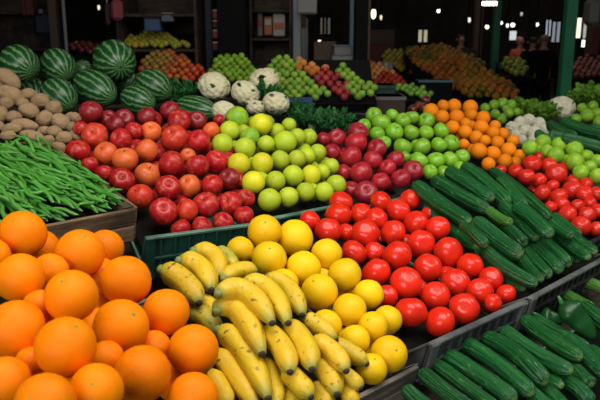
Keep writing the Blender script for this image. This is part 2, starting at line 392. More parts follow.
def put_fruit(name, kind, P, R, color, parts=True, lean=.6, face=.5):
    me = KINDS[kind, random.randrange(3)]
    o = link(name, me); o.location = P; R *= .985; o.scale = (R, R, R)
    ax = rand_axis(lean, face)
    q = ax.to_track_quat('Z', 'Y') @ Quaternion((0, 0, 1), random.uniform(0, 6.28))
    o.rotation_mode = 'QUATERNION'; o.rotation_quaternion = q
    o.color = (*color, 1)
    if parts and kind in PART:
        pn, pk = PART[kind]
        c = link(pn, KINDS[pk], o)
    return o
def jitter_col(c, amt=.12):
    k = 1 + random.uniform(-amt, amt)
    return tuple(min(1, max(0, x * k * (1 + random.uniform(-amt, amt) * .4))) for x in c)
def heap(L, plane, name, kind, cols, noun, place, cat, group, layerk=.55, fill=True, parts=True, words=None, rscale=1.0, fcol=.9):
    """L rows: x, y, r in the photograph's frame, layer, tone"""
    px = np.array([p[0] for p in L], float); py = np.array([p[1] for p in L], float)
    rp = np.array([p[2] for p in L], float) * rscale; ly = np.array([(p[3] if len(p) > 3 else 0) for p in L], float)
    t = np.array([on_plane(x, y, plane) for x, y in zip(px, py)])
    t = t - ly * rp / FPX * t * layerk
    t = relax(px, py, rp, t)
    ph = row_phrases(px, py, rp)
    mains = []
    for i, p in enumerate(L):
        tone = p[4] if len(p) > 4 else None
        col, k2, w = cols[tone][:3]
        P = at(px[i], py[i], t[i]); R = rp[i] / FPX * t[i]
        o = put_fruit(name, k2 or kind, P, R, jitter_col(col), parts and rp[i] > 8)
        hid = 'half-hidden ' if ly[i] < 0 else ''
        lab = f'{hid}{w}{noun} {place}, {ph[i]}'
        tag(o, lab, cat, group)
        mains.append((P, R)); SPHERES.append((P, R))
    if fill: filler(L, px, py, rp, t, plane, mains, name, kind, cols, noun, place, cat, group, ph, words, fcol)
    return mains
def hull(pts):
    pts = sorted(set(map(tuple, pts)))
    def half(ps):
        h = []
        for p in ps:
            while len(h) > 1 and (h[-1][0]-h[-2][0])*(p[1]-h[-2][1]) - (h[-1][1]-h[-2][1])*(p[0]-h[-2][0]) <= 0: h.pop()
            h.append(p)
        return h[:-1]
    return half(pts) + half(pts[::-1])
def inside(poly, x, y):
    c = False; n = len(poly)
    for i in range(n):
        (x1, y1), (x2, y2) = poly[i], poly[(i + 1) % n]
        if (y1 > y) != (y2 > y) and x < (x2 - x1) * (y - y1) / (y2 - y1) + x1: c = not c
    return c
def filler(L, px, py, rp, t, plane, mains, name, kind, cols, noun, place, cat, group, ph, words, fcol):
    """the fruit of the layer below, where it shows through the gaps"""
    z0, s, v0 = plane
    nrm = Vector((0, 0, 1)) - V * s; nrm.normalize()
    R = float(np.median([m[1] for m in mains])) * .92
    cu = [m[0].dot(U) for m in mains]; cv = [m[0].dot(V) for m in mains]
    poly = hull(list(zip(px, py)))
    # which pixels are free of the heap's own front fruit
    x0, x1, y0, y1 = int(max(0, min(px) - 20)), int(min(600, max(px) + 20)), int(max(0, min(py) - 20)), int(min(400, max(py) + 20))
    ys, xs = np.mgrid[y0:y1, x0:x1]
    free = np.ones(xs.shape, bool)
    for a, b, r in zip(px, py, rp): free &= (xs - a) ** 2 + (ys - b) ** 2 > (r * 1.0) ** 2
    tone = list(cols)[0]; col, k2, w = cols[tone][:3]; used = set(); k = 0; M = [(m[0], m[1]) for m in mains]
    vv = min(cv); row = 0
    while vv < max(cv):
        uu = min(cu) + (R if row % 2 else 0)
        while uu < max(cu):
            P = uvz(uu, vv, EYE + z0 + s * (vv - v0)) - nrm * R * .9
            for _ in range(60):
                bad = [(c, r) for c, r in M if (c - P).length < (r + R) * .97]
                if not bad: break
                P = P - nrm * R * .06
            else:
                uu += R * 2.05; continue
            qx, qy, qt = project(P); rr = R / qt * FPX
            if inside(poly, qx, qy):
                m = free & ((xs - qx) ** 2 + (ys - qy) ** 2 < rr * rr)
                cnt = int(m.sum())
                if cnt > 14 + .02 * rr * rr:
                    free &= ~m
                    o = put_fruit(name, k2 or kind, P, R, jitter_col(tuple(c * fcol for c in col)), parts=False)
                    mx, my = xs[m].mean(), ys[m].mean()
                    j = sorted(range(len(L)), key=lambda q: (px[q] - mx) ** 2 + (py[q] - my) ** 2)
                    lab = None
                    for q in j[:6]:
                        dx, dy = mx - px[q], my - py[q]
                        d = ('above' if dy < 0 else 'below') if abs(dy) > abs(dx) else ('left of' if dx < 0 else 'right of')
                        if (q, d) in used: continue
                        used.add((q, d)); lab = f'buried {short(noun)} {d} the one {ph[q]}, {words}'; break
                    tag(o, lab or f'{noun} deep in a gap near the {ph[j[0]]}, {place}', cat, group)
                    SPHERES.append((P, R)); M.append((P, R))
            uu += R * 2.05
        vv += R * 1.75; row += 1
def short(noun): return noun.split()[-1]

# ---------------- crates ----------------
def crate(name, label, cat, u0, u1, v0, v1, z, slope, depth, style, group=None, drop=.0, ends=None):
    """open box; (u0,v0,z) is the left end of its front rim, it rises toward the back with the slope"""
    q = basis_quat(U, (V + Vector((0, 0, slope))).normalized())
    org = uvz(u0, v0, EYE + z); w = u1 - u0
    if ends:      # the two ends of the front rim as read from the photograph, at the rim's height
        a, b = [ray(*e) * (z / ray(*e).z) + Vector((0, 0, EYE)) for e in ends]
        X = (b - a).normalized(); Y = Vector((-X.y, X.x, 0)); org = a; w = (b - a).length
        q = basis_quat(X, (Y + Vector((0, 0, slope))).normalized())
    root = empty(name, org, q)
    tag(root, label, cat, group)
    KN = .12; l = (v1 - v0) * math.sqrt(1 + slope * slope); t = .012; dp = depth
    def part(pn, boxes, mat, bevel=.0015):
        bm = bmesh.new()
        for lo, hi in boxes: box(bm, lo, hi, bevel)
        for v_ in bm.verts: v_.co.z = max(-dp - .008, v_.co.z - drop * max(0, min(1, v_.co.y / (l * KN)))) if v_.co.z > -dp + .001 else v_.co.z
        return link(pn, finish(bm, pn, mat, False), root)
    rim = {'green': 'green_plastic_rim', 'gray': 'gray_plastic_rim', 'black': 'gray_plastic_rim', 'dark': 'black_plastic', 'pale': 'pale_plastic', 'blue': 'blue_plastic'}.get(style)
    body = {'green': 'green_plastic', 'gray': 'gray_plastic', 'black': 'black_plastic', 'dark': 'black_plastic', 'pale': 'pale_plastic', 'blue': 'blue_plastic'}.get(style)
    if style in ('wood', 'oldwood'):
        wm = 'old_wood' if style == 'oldwood' else 'gray_wood'
        h = dp / 2 - .0015
        for k in range(2):
            zt = -k * (h + .003)
            part('front_board', [((.0, -.010, zt - h), (w, .0, zt))], wm)
            part('back_board', [((.0, l, zt - h), (w, l + .010, zt))], wm)
            part('side_board', [((-.010, 0, zt - h), (0, l * KN, zt)), ((-.010, l * KN, zt - h), (0, l, zt))], wm)
            part('side_board', [((w, 0, zt - h), (w + .010, l * KN, zt)), ((w, l * KN, zt - h), (w + .010, l, zt))], wm)
        for cx in (.0, w - .028):
            for cy in (0.001, l - .029): part('corner_post', [((cx, cy, -dp), (cx + .028, cy + .028, .004))], wm)
        part('bottom_board', [((0, 0, -dp - .008), (w, l, -dp))], wm)
        return root
    ribs = []
    n = max(3, int(w / .032))
    for k in range(n + 1):
        x = k * w / n
        ribs.append(((x - .003, -.010, -dp), (x + .003, -.004, -.012)))
    part('front_panel', [((0, -.004, -dp), (w, 0, -.010)), ((0, -.011, -dp * .55), (w, -.004, -dp * .55 + .008))] + ribs, body, .0008)
    part('back_panel', [((0, l - .004, -dp), (w, l, -.01))], body, .0008)
    for x in (0, w - .004):
        rr = [((x - (.006 if x == 0 else -.004), k * l / 10, -dp), (x + (0 if x == 0 else .010), k * l / 10 + .005, -.012)) for k in range(1, 10)]
        part('side_panel', [((x, .004, -dp), (x + .004, l * KN, -.01)), ((x, l * KN, -dp), (x + .004, l - .004, -.01))], body, .0008)
    part('bottom_panel', [((0, 0, -dp - .004), (w, l, -dp))], body, .0008)
    part('rim', [((-.003, -.012, -.009), (w + .003, .003, .0)), ((-.003, .003, -.009), (.003, l * KN, 0)), ((w - .003, .003, -.009), (w + .003, l * KN, 0)), ((-.003, l * KN, -.009), (.003, l, 0)), ((w - .003, l * KN, -.009), (w + .003, l, 0)),
                 ((-.003, l - .004, -.009), (w + .003, l + .003, 0))], rim, .002)
    for x in (-.003, w - .021):
        part('corner_post', [((x, -.014, -dp), (x + .024, -.003, -.002))], rim if style != 'green' else body, .002)
    return root
def bed(name, root, w0, w1, l0, l1, base, amp, mat='liner'):
    """packing under the produce, a part of the crate"""
    bm = bmesh.new(); n = 14; g = []
    for i in range(n + 1):
        g.append([])
        for j in range(n + 1):
            x = w0 + (w1 - w0) * i / n; y = l0 + (l1 - l0) * j / n
            e = min(i, n - i, j, n - j) / 3; e = min(1, e)
            g[-1].append(bm.verts.new((x, y, base + amp * e * (1 + .3 * noise.noise(Vector((x * 9, y * 9, 0)))))))
    for i in range(n):
        for j in range(n): bm.faces.new((g[i][j], g[i + 1][j], g[i + 1][j + 1], g[i][j + 1]))
    me = finish(bm, 'packing', mat)
    return link('packing', me, root)
# ---------------- long produce ----------------
def chain_relax(items, plane, iters=260, k_layer=.5, slack=.92, home=.03):
    """items: list of (pts[(x,y)], r, layer). Slides whole pieces nearer or farther, keeps their order; gives a depth per point"""
    pts = []; own = []
    for i, (pp, r, ly) in enumerate(items):
        pp = [Vector((*p, 0)) for p in pp]
        dense = []
        segs = list(zip(pp, pp[1:])); tot = sum((b - a).length for a, b in segs); m = max(4, int(tot / r))
        for k in range(m + 1):
            s = tot * k / m; acc = 0
            for a, b in segs:
                L = (b - a).length
                if s <= acc + L + 1e-6: dense.append(a.lerp(b, min(1, (s - acc) / L))); break
                acc += L
        for d in dense: pts.append((d.x, d.y, r * .93)); own.append(i)
    own = np.array(own); A = np.array(pts)
    D = np.array([ray(x, y)[:] for x, y, _ in pts])
    t = np.array([on_plane(x, y, plane) for x, y, _ in pts])
    lay = np.array([it[2] for it in items], float); rr = np.array([it[1] for it in items], float)
    off = -lay * rr / FPX * t.mean() * k_layer * 2
    homeoff = off.copy(); n = len(items)
    for it in range(iters):
        T = t + off[own]; P = D * T[:, None]; R = A[:, 2] / FPX * T
        d = np.sqrt(((P[:, None] - P[None]) ** 2).sum(-1)); need = (R[:, None] + R[None]) * slack - d
        need[own[:, None] == own[None]] = -1
        ii, jj = np.where(need > 2e-4)
        worst = {}
        for a, b in zip(ii, jj):
            if a < b:
                k = (own[a], own[b]); worst[k] = max(worst.get(k, 0), need[a, b])
        step = np.zeros(n)
        for (a, b), w in worst.items():
            if lay[a] == lay[b]:
                s = 1 if off[a] >= off[b] else -1
            else: s = 1 if lay[a] < lay[b] else -1
            step[a] += s * w * (.15 if s > 0 else .6); step[b] -= s * w * (.6 if s > 0 else .15)
        step += (homeoff - off) * (home if it < iters - 80 else 0)
        off += np.clip(step, -.006, .006)
    return off
def tube(bm, path, radii, seg=12, uv=None, flat=1, lobes=0, amp=0, cap=True, side=None):
    """sweep; path in local coordinates; returns nothing, writes UVs (u along, v around)"""
    rings = []; n = len(path)
    T0 = (path[1] - path[0]).normalized()
    ref = side or (Vector((0, 0, 1)) if abs(T0.z) < .9 else Vector((1, 0, 0)))
    for k in range(n):
        T = (path[min(n - 1, k + 1)] - path[max(0, k - 1)]).normalized()
        a = (ref - T * ref.dot(T)).normalized(); b = T.cross(a); ref = a
        ring = []
        for i in range(seg):
            th = 2 * math.pi * i / seg
            r = radii[k] * (1 + amp * math.cos(lobes * th))
            ring.append(bm.verts.new(path[k] + a * (r * math.cos(th)) * flat + b * (r * math.sin(th))))
        rings.append(ring)
    lay = bm.loops.layers.uv.verify()
    for k in range(n - 1):
        for i in range(seg):
            j = (i + 1) % seg
            f = bm.faces.new((rings[k][i], rings[k][j], rings[k + 1][j], rings[k + 1][i]))
            us = (k / (n - 1), k / (n - 1), (k + 1) / (n - 1), (k + 1) / (n - 1)); vs = (i / seg, (i + 1) / seg, (i + 1) / seg, i / seg)
            for l, u_, v_ in zip(f.loops, us, vs): l[lay].uv = (u_, v_)
    if cap:
        f = bm.faces.new(rings[0][::-1])
        for l in f.loops: l[lay].uv = (0, 0)
        f = bm.faces.new(rings[-1])
        for l in f.loops: l[lay].uv = (1, 0)
def prof_long(n, ends0, ends1, w0=.12, w1=.12):
    out = []
    for k in range(n + 1):
        f = k / n; r = 1
        if f < w0: r = ends0 + (1 - ends0) * math.sqrt(max(0, 1 - ((w0 - f) / w0) ** 2))
        if f > 1 - w1: r = ends1 + (1 - ends1) * math.sqrt(max(0, 1 - ((f - 1 + w1) / w1) ** 2))
        out.append(r)
    return out
CUKES = []
for k in range(7):
    bm = bmesh.new(); n = 22; bend = [-.05, -.025, 0, .02, .045, .07, -.08][k]
    path = [Vector((-1 + 2 * (math.sin((j / n - .5) * math.pi) * .5 + .5), 0, 0)) for j in range(n + 1)]
    fr = [(p.x + 1) / 2 for p in path]
    rad = []
    for f in fr:
        r = 1
        if f < .10: r = .30 + .70 * math.sqrt(max(0, 1 - ((.10 - f) / .10) ** 2))
        if f > .88: r = .22 + .78 * math.sqrt(max(0, 1 - ((f - .88) / .12) ** 2))
        r *= 1 - .07 * math.cos(f * 6.28 + k) * (.5) ; rad.append(r)
    # unit length 2 and unit radius: built at aspect 4.5 then squeezed back so the bend stays round
    path = [Vector((p.x * 4.5, 0, 4.5 * bend * (1 - p.x ** 2) * 2)) for p in path]
    tube(bm, path, rad, 16, lobes=8, amp=.015)
    for v in bm.verts: v.co.x /= 4.5
    CUKES.append(finish(bm, 'cucumber', 'cucumber_skin'))
bm = bmesh.new(); tube(bm, [Vector((.985, 0, 0)), Vector((1.0, 0, 0)), Vector((1.012, 0, 0))], [.17, .16, .10], 8); CUKE_TIP = finish(bm, 'blossom_end', 'scar')
bm = bmesh.new(); tube(bm, [Vector((-.99, 0, 0)), Vector((-1.03, 0, 0)), Vector((-1.07, 0, .02))], [.16, .12, .14], 7); CUKE_STEM = finish(bm, 'stem', 'leaf_green')
def cucumbers(L, plane, noun, place, group, cols=None, k_layer=.5, cat='cucumber', name='cucumber'):
    items = [(((a, b), (c, d)), r, ly) for (a, b, c, d, r, ly, *_) in L]
    off = chain_relax(items, plane, k_layer=k_layer)
    tips = [(c, d) for (a, b, c, d, *_) in L]
    ph = row_phrases([p[0] for p in tips], [p[1] for p in tips], [p[4] * 1.5 for p in L])
    for i, (a, b, c, d, r, ly, *rest) in enumerate(L):
        ta = on_plane(a, b, plane) + off[i]; tb = on_plane(c, d, plane) + off[i]
        A = at(a, b, ta); B = at(c, d, tb); mid = (A + B) / 2; X = B - A; Ln = X.length
        R = r / FPX * (ta + tb) / 2 * 1.0
        X.normalize(); extra = R * .1; 
        col = rest[0] if rest else (.010, .085, .02)
        lw = rest[1] + ' ' if len(rest) > 1 else ''
        o = link(name, CUKES[i % 7 if Ln / R > 5 else 2]); o.location = mid; o.scale = (Ln / 2 + extra, R, R)
        side = (CR * random.uniform(-.6, .6) + CU * random.uniform(.2, 1)).normalized()
        o.rotation_mode = 'QUATERNION'; o.rotation_quaternion = basis_quat(X, z=side)
        o.color = (*jitter_col(col, .25), 1)
        link('blossom_end', CUKE_TIP, o); link('stem', CUKE_STEM, o)
        tag(o, f'{lw}{noun} {place}, its tip {ph[i]}', cat, group)
def banana(pts, r, ly, label, tdep, color):
    """pts: three photo points stem to tip; built as its own curved piece"""
    P = [at(x, y, t) for (x, y), t in zip(pts, tdep)]
    R = r / FPX * sum(tdep) / 3
    c = sum(P, Vector()) / 3
    P = [p - c for p in P]
    # quadratic curve through the middle point
    M = P[1] * 2 - (P[0] + P[2]) * .5
    n = 22; path = []
    for k in range(n + 1):
        f = k / n; path.append(P[0] * (1 - f) ** 2 + M * 2 * f * (1 - f) + P[2] * f * f)
    rad = []
    for k in range(n + 1):
        f = k / n
        g = .50 + .50 * math.sin(min(1, f / .22) * math.pi / 2)
        if f > .70: g *= 1 - .68 * ((f - .70) / .30) ** 2.0
        rad.append(R * 1.24 * g)
    bm = bmesh.new(); tube(bm, path, rad, 15, lobes=5, amp=.045)
    o = link('banana', finish(bm, 'banana', 'banana_peel')); o.location = c; o.color = (*jitter_col(color, .08), 1)
    e = (path[-1] - path[-2]).normalized()
    bm = bmesh.new(); tube(bm, [path[-1] - e * R * .05, path[-1] + e * R * .18, path[-1] + e * R * .26], [rad[-1] * 1.02, rad[-1] * .85, rad[-1] * .5], 8)
    link('tip', finish(bm, 'tip', 'banana_tip'), o)
    s = (path[0] - path[1]).normalized(); back = (s * .7 + CF * 1.1 - CU * .35).normalized()
    bm = bmesh.new(); tube(bm, [path[0] - s * R * .2, path[0] + s * R * .12, path[0] + back * R * .45, path[0] + back * R * .8], [rad[0] * .99, rad[0] * .86, R * .42, R * .30], 10)
    link('stem', finish(bm, 'stem', 'banana_stem'), o)
    return tag(o, label, 'banana', 'bananas piled between the oranges and the yellow citrus')
# ================= structure =================
def wallbox(name, lo, hi, mat, kind='structure'):
    bm = bmesh.new(); box(bm, lo, hi); o = link(name, finish(bm, name, mat, False)); tag(o, kind=kind); return o
wallbox('floor', (-9, -4, -.1), (14, 24, 0), 'concrete')
wallbox('wall_back', (-9, 23.0, 0), (14, 23.2, 5), 'dark_wall')
wallbox('wall_left', (-9.2, -1, 0), (-9, 23, 5), 'dark_wall')
wallbox('wall_right', (14, -1, 0), (14.2, 23, 5), 'dark_wall')
wallbox('ceiling', (-9, 3.4, 4.6), (14, 23, 4.8), 'dark_wall')

# ================= the stall and its crates =================
stand = empty('market_stand', uvz(.2, .35, 0), basis_quat(U, V))
tag(stand, 'long stepped wooden stand under all the front crates', 'market stand')
def stand_part(pn, lo, hi, mat='dark_wood', tilt=0):
    bm = bmesh.new(); box(bm, lo, hi, .002)
    if tilt:
        for v in bm.verts: v.co.z += (v.co.y - lo[1]) * tilt
    return link(pn, finish(bm, pn, mat, False), stand)
# local x=u-.2, y=v-.35
stand_part('tier_board', (-.6, .06, .775), (2.97, .40, .805), tilt=.0)
stand_part('tier_board', (-.6, .415, .795), (2.97, 1.04, .82), tilt=.26)
stand_part('tier_board', (-.6, 1.10, .850), (2.97, 1.80, .875), tilt=.29)
stand_part('tier_board', (-.8, 1.84, 1.00), (2.98, 3.45, 1.03), tilt=.04)
stand_part('tier_board', (3.0, 1.46, .93), (4.2, 2.6, .96), tilt=.04)
for x in (-.5, .7, 1.8, 2.88):
    for y, h in ((.08, .78), (.42, .80), (1.11, .855), (1.86, 1.02), (3.35, 1.02)):
        stand_part('leg', (x, y, 0), (x + .05, y + .05, h))

c = crate('fruit_crate', 'wooden crate holding the big oranges at the near left corner', 'crate', .08, .545, .56, 1.27, -.67, .45, .10, 'wood', drop=.085)
bed('packing', c, .01, .47, .01, .76, -.06, .03)
c = crate('fruit_crate', 'weathered gray wooden crate under the bananas and yellow citrus', 'crate', .57, 1.024, .765, 1.22, -.637, .33, .085, 'wood', drop=.078)
bed('packing', c, .01, .44, .01, .46, -.080, .012)
bm = bmesh.new(); box(bm, (.425, .045, -.085), (.452, .085, .012), .003); link('corner_post', finish(bm, 'corner_post', 'gray_wood', False), c)
c = crate('tomato_crate', 'gray plastic crate heaped with tomatoes beside the yellow citrus', 'crate', 1.042, 1.428, .765, 1.33, -.594, .27, .10, 'gray', drop=.088, ends=((430, 341.5), (524, 299)))
bed('packing', c, .01, .35, .01, .57, -.092, .02)
c = crate('cucumber_tray', 'black plastic tray with stacked cucumbers right of the tomato crate', 'crate', 1.438, 2.06, .765, 1.36, -.588, .25, .085, 'black', drop=.078, ends=((529, 296), (628, 243)))
bed('packing', c, .01, .60, .01, .60, -.080, .0)
c = crate('tomato_crate', 'crate of tomatoes at the right edge beyond the cucumber tray', 'crate', 2.075, 2.62, .91, 1.42, -.635, .25, .06, 'dark', drop=.045)
bed('packing', c, .01, .53, .01, .50, -.05, .0)
c = crate('cucumber_crate', 'pale plastic crate of long cucumbers in the lowest tier', 'crate', 1.0, 1.72, .455, .735, -.712, .06, .06, 'pale', drop=.05)
bed('packing', c, .01, .71, .01, .27, -.045, .0)
c = crate('bean_crate', 'old brown wooden crate filled with green beans', 'crate', .25, .812, 1.45, 1.93, -.410, .22, .085, 'oldwood', drop=.0)
bed('packing', c, .005, .555, .005, .48, -.022, .004)
c = crate('apple_crate', 'dark green plastic crate at the front of the red apples', 'crate', .838, 1.172, 1.45, 1.74, -.480, .30, .125, 'green', drop=.10, ends=((146, 235.5), (256, 221.5)))
bed('packing', c, .01, .22, .01, .28, -.085, .01)
c = crate('lime_crate', 'dark green plastic crate under the yellow-green limes', 'crate', 1.185, 1.60, 1.45, 1.90, -.505, .30, .08, 'green', drop=.07, ends=((259, 219), (333, 204.5)))
bed('packing', c, .01, .34, .01, .45, -.07, .01)
c = crate('apple_crate', 'dark plastic crate under the crimson apples behind the tomatoes', 'crate', 1.615, 2.05, 1.45, 1.95, -.56, .30, .05, 'dark', drop=.045)
bed('packing', c, .01, .42, .01, .50, -.06, .01)
c = crate('apple_crate', 'dark plastic crate under the green apples', 'crate', 2.065, 2.53, 1.45, 2.10, -.585, .30, .05, 'dark', drop=.045)
bed('packing', c, .01, .45, .01, .66, -.05, .01)
c = crate('orange_crate', 'dark plastic crate under the small oranges at the far right', 'crate', 2.545, 3.15, 1.50, 2.15, -.63, .30, .05, 'dark', drop=.045)
bed('packing', c, .01, .59, .01, .66, -.05, .01)

# ================= round fruit =================
A_ = (1.0, .27, .003)
heap(P['orange'], (-.50, .45, .8), 'orange', 'orange', {None: ((1.0, .235, .0), 'orange', 'big bright ')}, 'orange', 'at near left', 'orange', 'big oranges in the near left heap', words='at near left')
heap(P['grapefruit'], (-.61, .33, .8), 'yellow_citrus', 'grapefruit', {None: ((.94, .56, .005), 'grapefruit', 'smooth ')}, 'yellow citrus', 'behind bananas', 'citrus fruit', 'yellow citrus between the bananas and the tomatoes', words='behind bananas')
heap(P['tomato'], (-.63, .27, .8), 'tomato', 'tomato', {None: ((.78, .022, .008), 'tomato', 'shiny ')}, 'red tomato', 'in gray crate', 'tomato', 'tomatoes in the gray plastic crate', words='in gray crate', rscale=1.05)
AP = {'r': ((.48, .012, .016), 'apple', 'plain red '), 'd': ((.25, .010, .014), 'crimson', 'dark crimson '), 'm': ((.66, .04, .018), 'apple', 'blotched bright red '), 'o': ((.78, .13, .03), 'apple', 'orange-blushed ')}
heap(P['apple'], (-.50, .32, 1.45), 'apple', 'apple', AP, 'apple', 'in green crate', 'apple', 'red apples behind the green crate edge', words='in green crate', rscale=1.03)
LP = {'l': ((.46, .58, .03), 'lime', 'yellow-green '), 'y': ((.72, .66, .02), 'lime', 'yellowish '), 'g': ((.20, .44, .03), 'lime', 'deep green ')}
heap(P['lime'], (-.50, .32, 1.45), 'lime', 'lime', LP, 'lime', 'beside red apples', 'lime', 'yellow-green limes between the two red apple heaps', words='beside red apples')
RP = {'r': ((.50, .014, .025), 'crimson', 'bright red '), 'd': ((.34, .010, .022), 'crimson', 'deep red ')}
heap(P['redapple'], (-.52, .32, 1.45), 'apple', 'crimson', RP, 'apple', 'behind tomatoes', 'apple', 'red apples behind the tomatoes', words='behind tomatoes', rscale=1.04)
heap(P['greenapple'], (-.52, .32, 1.45), 'green_apple', 'green_apple', {None: ((.20, .47, .02), 'green_apple', 'glossy ')}, 'green apple', 'in middle heap', 'apple', 'green apples right of the red ones', words='in middle heap')
heap(P['farorange'], (-.56, .32, 1.45), 'orange', 'orange', {None: ((.92, .25, .006), 'orange', 'small ')}, 'orange', 'beyond green apples', 'orange', 'small oranges beyond the green apples', parts=False, words='beyond green apples')
heap(P['fartomato'], (-.68, .27, .8), 'tomato', 'tomato', {None: ((.70, .022, .012), 'tomato', 'glossy ')}, 'tomato', 'at right edge', 'tomato', 'tomatoes at the right edge', words='at right edge')
heap(P['farlime'], (-.47, .25, 1.45), 'lime', 'lime', {None: ((.20, .46, .03), 'lime', 'bright ')}, 'green lime', 'behind far-right tomatoes', 'lime', 'green limes behind the tomatoes at right', parts=False, words='behind far-right tomatoes')

# ================= bananas =================
BAN = [  # points stem, middle, tip; r; layer; words
 ([(162,270),(183,281),(199,303)],10,1.5,'thick banana alone against the oranges, leftmost of all'),
 ([(180,261),(200,268),(211,290)],9.5,2,'curved banana second from left, over its green crate neighbour'),
 ([(194,251),(214,257),(219,278)],8.5,1,'banana rising highest in the pile, just below the green crate'),
 ([(216,250),(228,257),(234,268)],6,0,'small greenish banana tucked under the yellow citrus'),
 ([(224,278),(240,270),(257,272)],7,4,'banana lying crosswise on top of the others'),
 ([(219,293),(246,292),(272,323)],9.5,3,'big banana with black tip just below the crosswise one'),
 ([(244,284),(268,290),(288,323)],9,2.4,'banana second of the upper hand, right of the biggest'),
 ([(266,279),(287,288),(302,315)],8.5,2,'banana of the upper hand nearest the yellow citrus'),
 ([(304,319),(317,326),(336,340)],8,1.8,'banana pointing right with a blunt black tip over yellow citrus'),
 ([(217,310),(239,310),(262,354)],10.5,2.2,'wide speckled banana beside the rightmost upper orange'),
 ([(219,330),(243,350),(268,398)],10,.6,'long spotted banana under the wide speckled one'),
 ([(218,352),(235,374),(257,408)],9,.2,'banana next to the oranges at the bottom edge'),
 ([(264,330),(281,346),(290,372)],9.5,1.2,'plump banana in the middle of the pile with black tip'),
 ([(266,360),(274,382),(277,406)],7,-.5,'narrow banana wedged between two larger ones at the bottom'),
 ([(284,370),(297,381),(311,397)],9,.2,'banana low in the middle with dark pointed tip'),
 ([(286,324),(303,342),(312,369)],9.5,1.1,'banana right of the plump middle one'),
 ([(312,341),(331,351),(346,371)],9,.6,'banana ending in a pale blunt tip near the yellow citrus'),
 ([(332,343),(350,352),(367,364)],7.5,.3,'slim banana with pointed tip lying against the yellow citrus'),
 ([(341,371),(352,379),(361,388)],6.5,-.6,'short banana touching the wooden crate edge'),
 ([(311,352),(326,370),(337,394)],9.5,.3,'banana low right of centre, with a dark tip, above the crate corner'),
 ([(338,380),(348,392),(353,405)],7.5,-1,'banana cut by the bottom edge beside the crate wall'),
 ([(279,384),(289,396),(296,410)],8,-.6,'banana cut by the bottom edge in the middle'),
 ([(312,386),(321,396),(330,410)],8.5,-.6,'banana cut by the bottom edge left of the crate corner'),
 ([(190,310),(206,318),(220,334)],8,-1,'shaded greenish banana between the orange and the wide one'),
 ([(211,372),(221,388),(229,406)],7.5,-.8,'banana squeezed behind the two lowest oranges'),
 ([(202,300),(210,306),(215,316)],7,-1.5,'shaded banana end peeping under the curved pair'),
]
bp = (-.575, .34, .8)
boff = chain_relax([(b[0], b[1] * 1.06, b[2]) for b in BAN], bp, k_layer=.35, slack=.93)
for b, o_ in zip(BAN, boff):
    td = [on_plane(x, y, bp) + o_ for x, y in b[0]]
    banana(b[0], b[1], b[2], b[3], td, (.72, .46, .018) if 'greenish' not in b[3] else (.45, .42, .05))

# ================= cucumbers =================
CT = [(415,184,469,222,8,3),(434,179,488,210,7.5,2.4),(448,171,492,199,7.5,2),(464,167,508,203,7.5,1.6),(492,171,550,219,6,0),(500,182,524,208,7,1.2),
 (426,204,476,247,7,-.8),(488,209,511,223,5.5,2.6,(.07,.22,.02),'light'),(475,221,520,255,9,3),(503,205,536,238,7.5,2),(516,206,550,235,7.5,2),(500,222,525,244,6.5,.8),
 (463,226,486,246,6,.6),(477,250,523,288,7,.4),(483,248,536,284,7.5,.5),(520,257,541,280,6,.3),(521,247,549,276,6.5,.4),(530,243,560,271,7,.5),(541,240,569,265,7,.5),
 (549,236,578,261,6.5,.5),(557,231,588,257,6.5,.5),(567,228,595,252,6.5,.4),(551,222,572,236,5.5,.8),(553,216,579,236,5.5,.2),(475,171,520,212,6,0),(536,209,562,232,5.5,-.3)]
cucumbers(CT, (-.60, .25, .8), 'cucumber', 'in black tray', 'cucumbers stacked in the black tray', k_layer=.28)
CB = [(405,388,446,419,8,0),(422,372,476,412,8.5,.3),(436,364,498,410,7.5,.1),(447,355,514,400,9,.8),(461,341,531,394,9,.8),(485,338,545,383,9.5,1.2),(508,341,561,385,7.5,.3),
 (503,329,571,371,8.5,1.0),(524,319,580,358,8.5,1.2),(533,318,588,349,6.5,.2),(566,340,608,376,8.5,.6),(575,370,591,384,7.5,-.4),(556,378,590,403,8,-.2),(528,390,550,408,7.5,-.6),(541,385,564,407,7.5,-.6),
 (583,306,612,330,8.5,.8),(560,292,592,309,6.5,.2,(.05,.16,.02),'pale-ended'),(580,280,612,294,6.5,.2,(.09,.22,.04),'pale'),(590,350,615,372,7,-.4),(546,352,590,386,7,-.8),(575,300,606,318,6,-.3)]
cucumbers(CB, (-.655, .10, .74), 'long cucumber', 'in lowest crate', 'long cucumbers in the lowest crate')

# green peppers on the lowest crate
def pepper(px, py, r, t, L, label, dirv, col=(.006, .055, .010)):
    n = 14; bm = bmesh.new(); path = []; rad = []
    for k in range(n + 1):
        f = k / n; path.append(Vector((f * L, .06 * L * math.sin(f * 3), 0)))
        rad.append(r * (.45 + .75 * math.sin(min(1, f / .25) * math.pi / 2)) * (1 - .70 * max(0, (f - .35) / .65) ** 1.2) * (1 + .10 * math.sin(f * 11)) if f < 1 else r * .12)
    tube(bm, path, rad, 18, lobes=3, amp=.13)
    o = link('green_pepper', finish(bm, 'green_pepper', 'pepper_skin')); o.location = at(px, py, t); o.color = (*col, 1)
    o.rotation_mode = 'QUATERNION'; o.rotation_quaternion = basis_quat(dirv, z=CU)
    bm = bmesh.new(); tube(bm, [Vector((.0, 0, 0)), Vector((-.012, 0, .004)), Vector((-.018, 0, .006))], [.006, .004, .003], 8)
    link('stem', finish(bm, 'stem', 'leaf_green'), o)
    return tag(o, label, 'pepper')
pepper(562, 304, .024, 1.56, .10, 'dark green tapering pepper lying on the long cucumbers', (CR * .62 - CU * .74 - CF * .25))
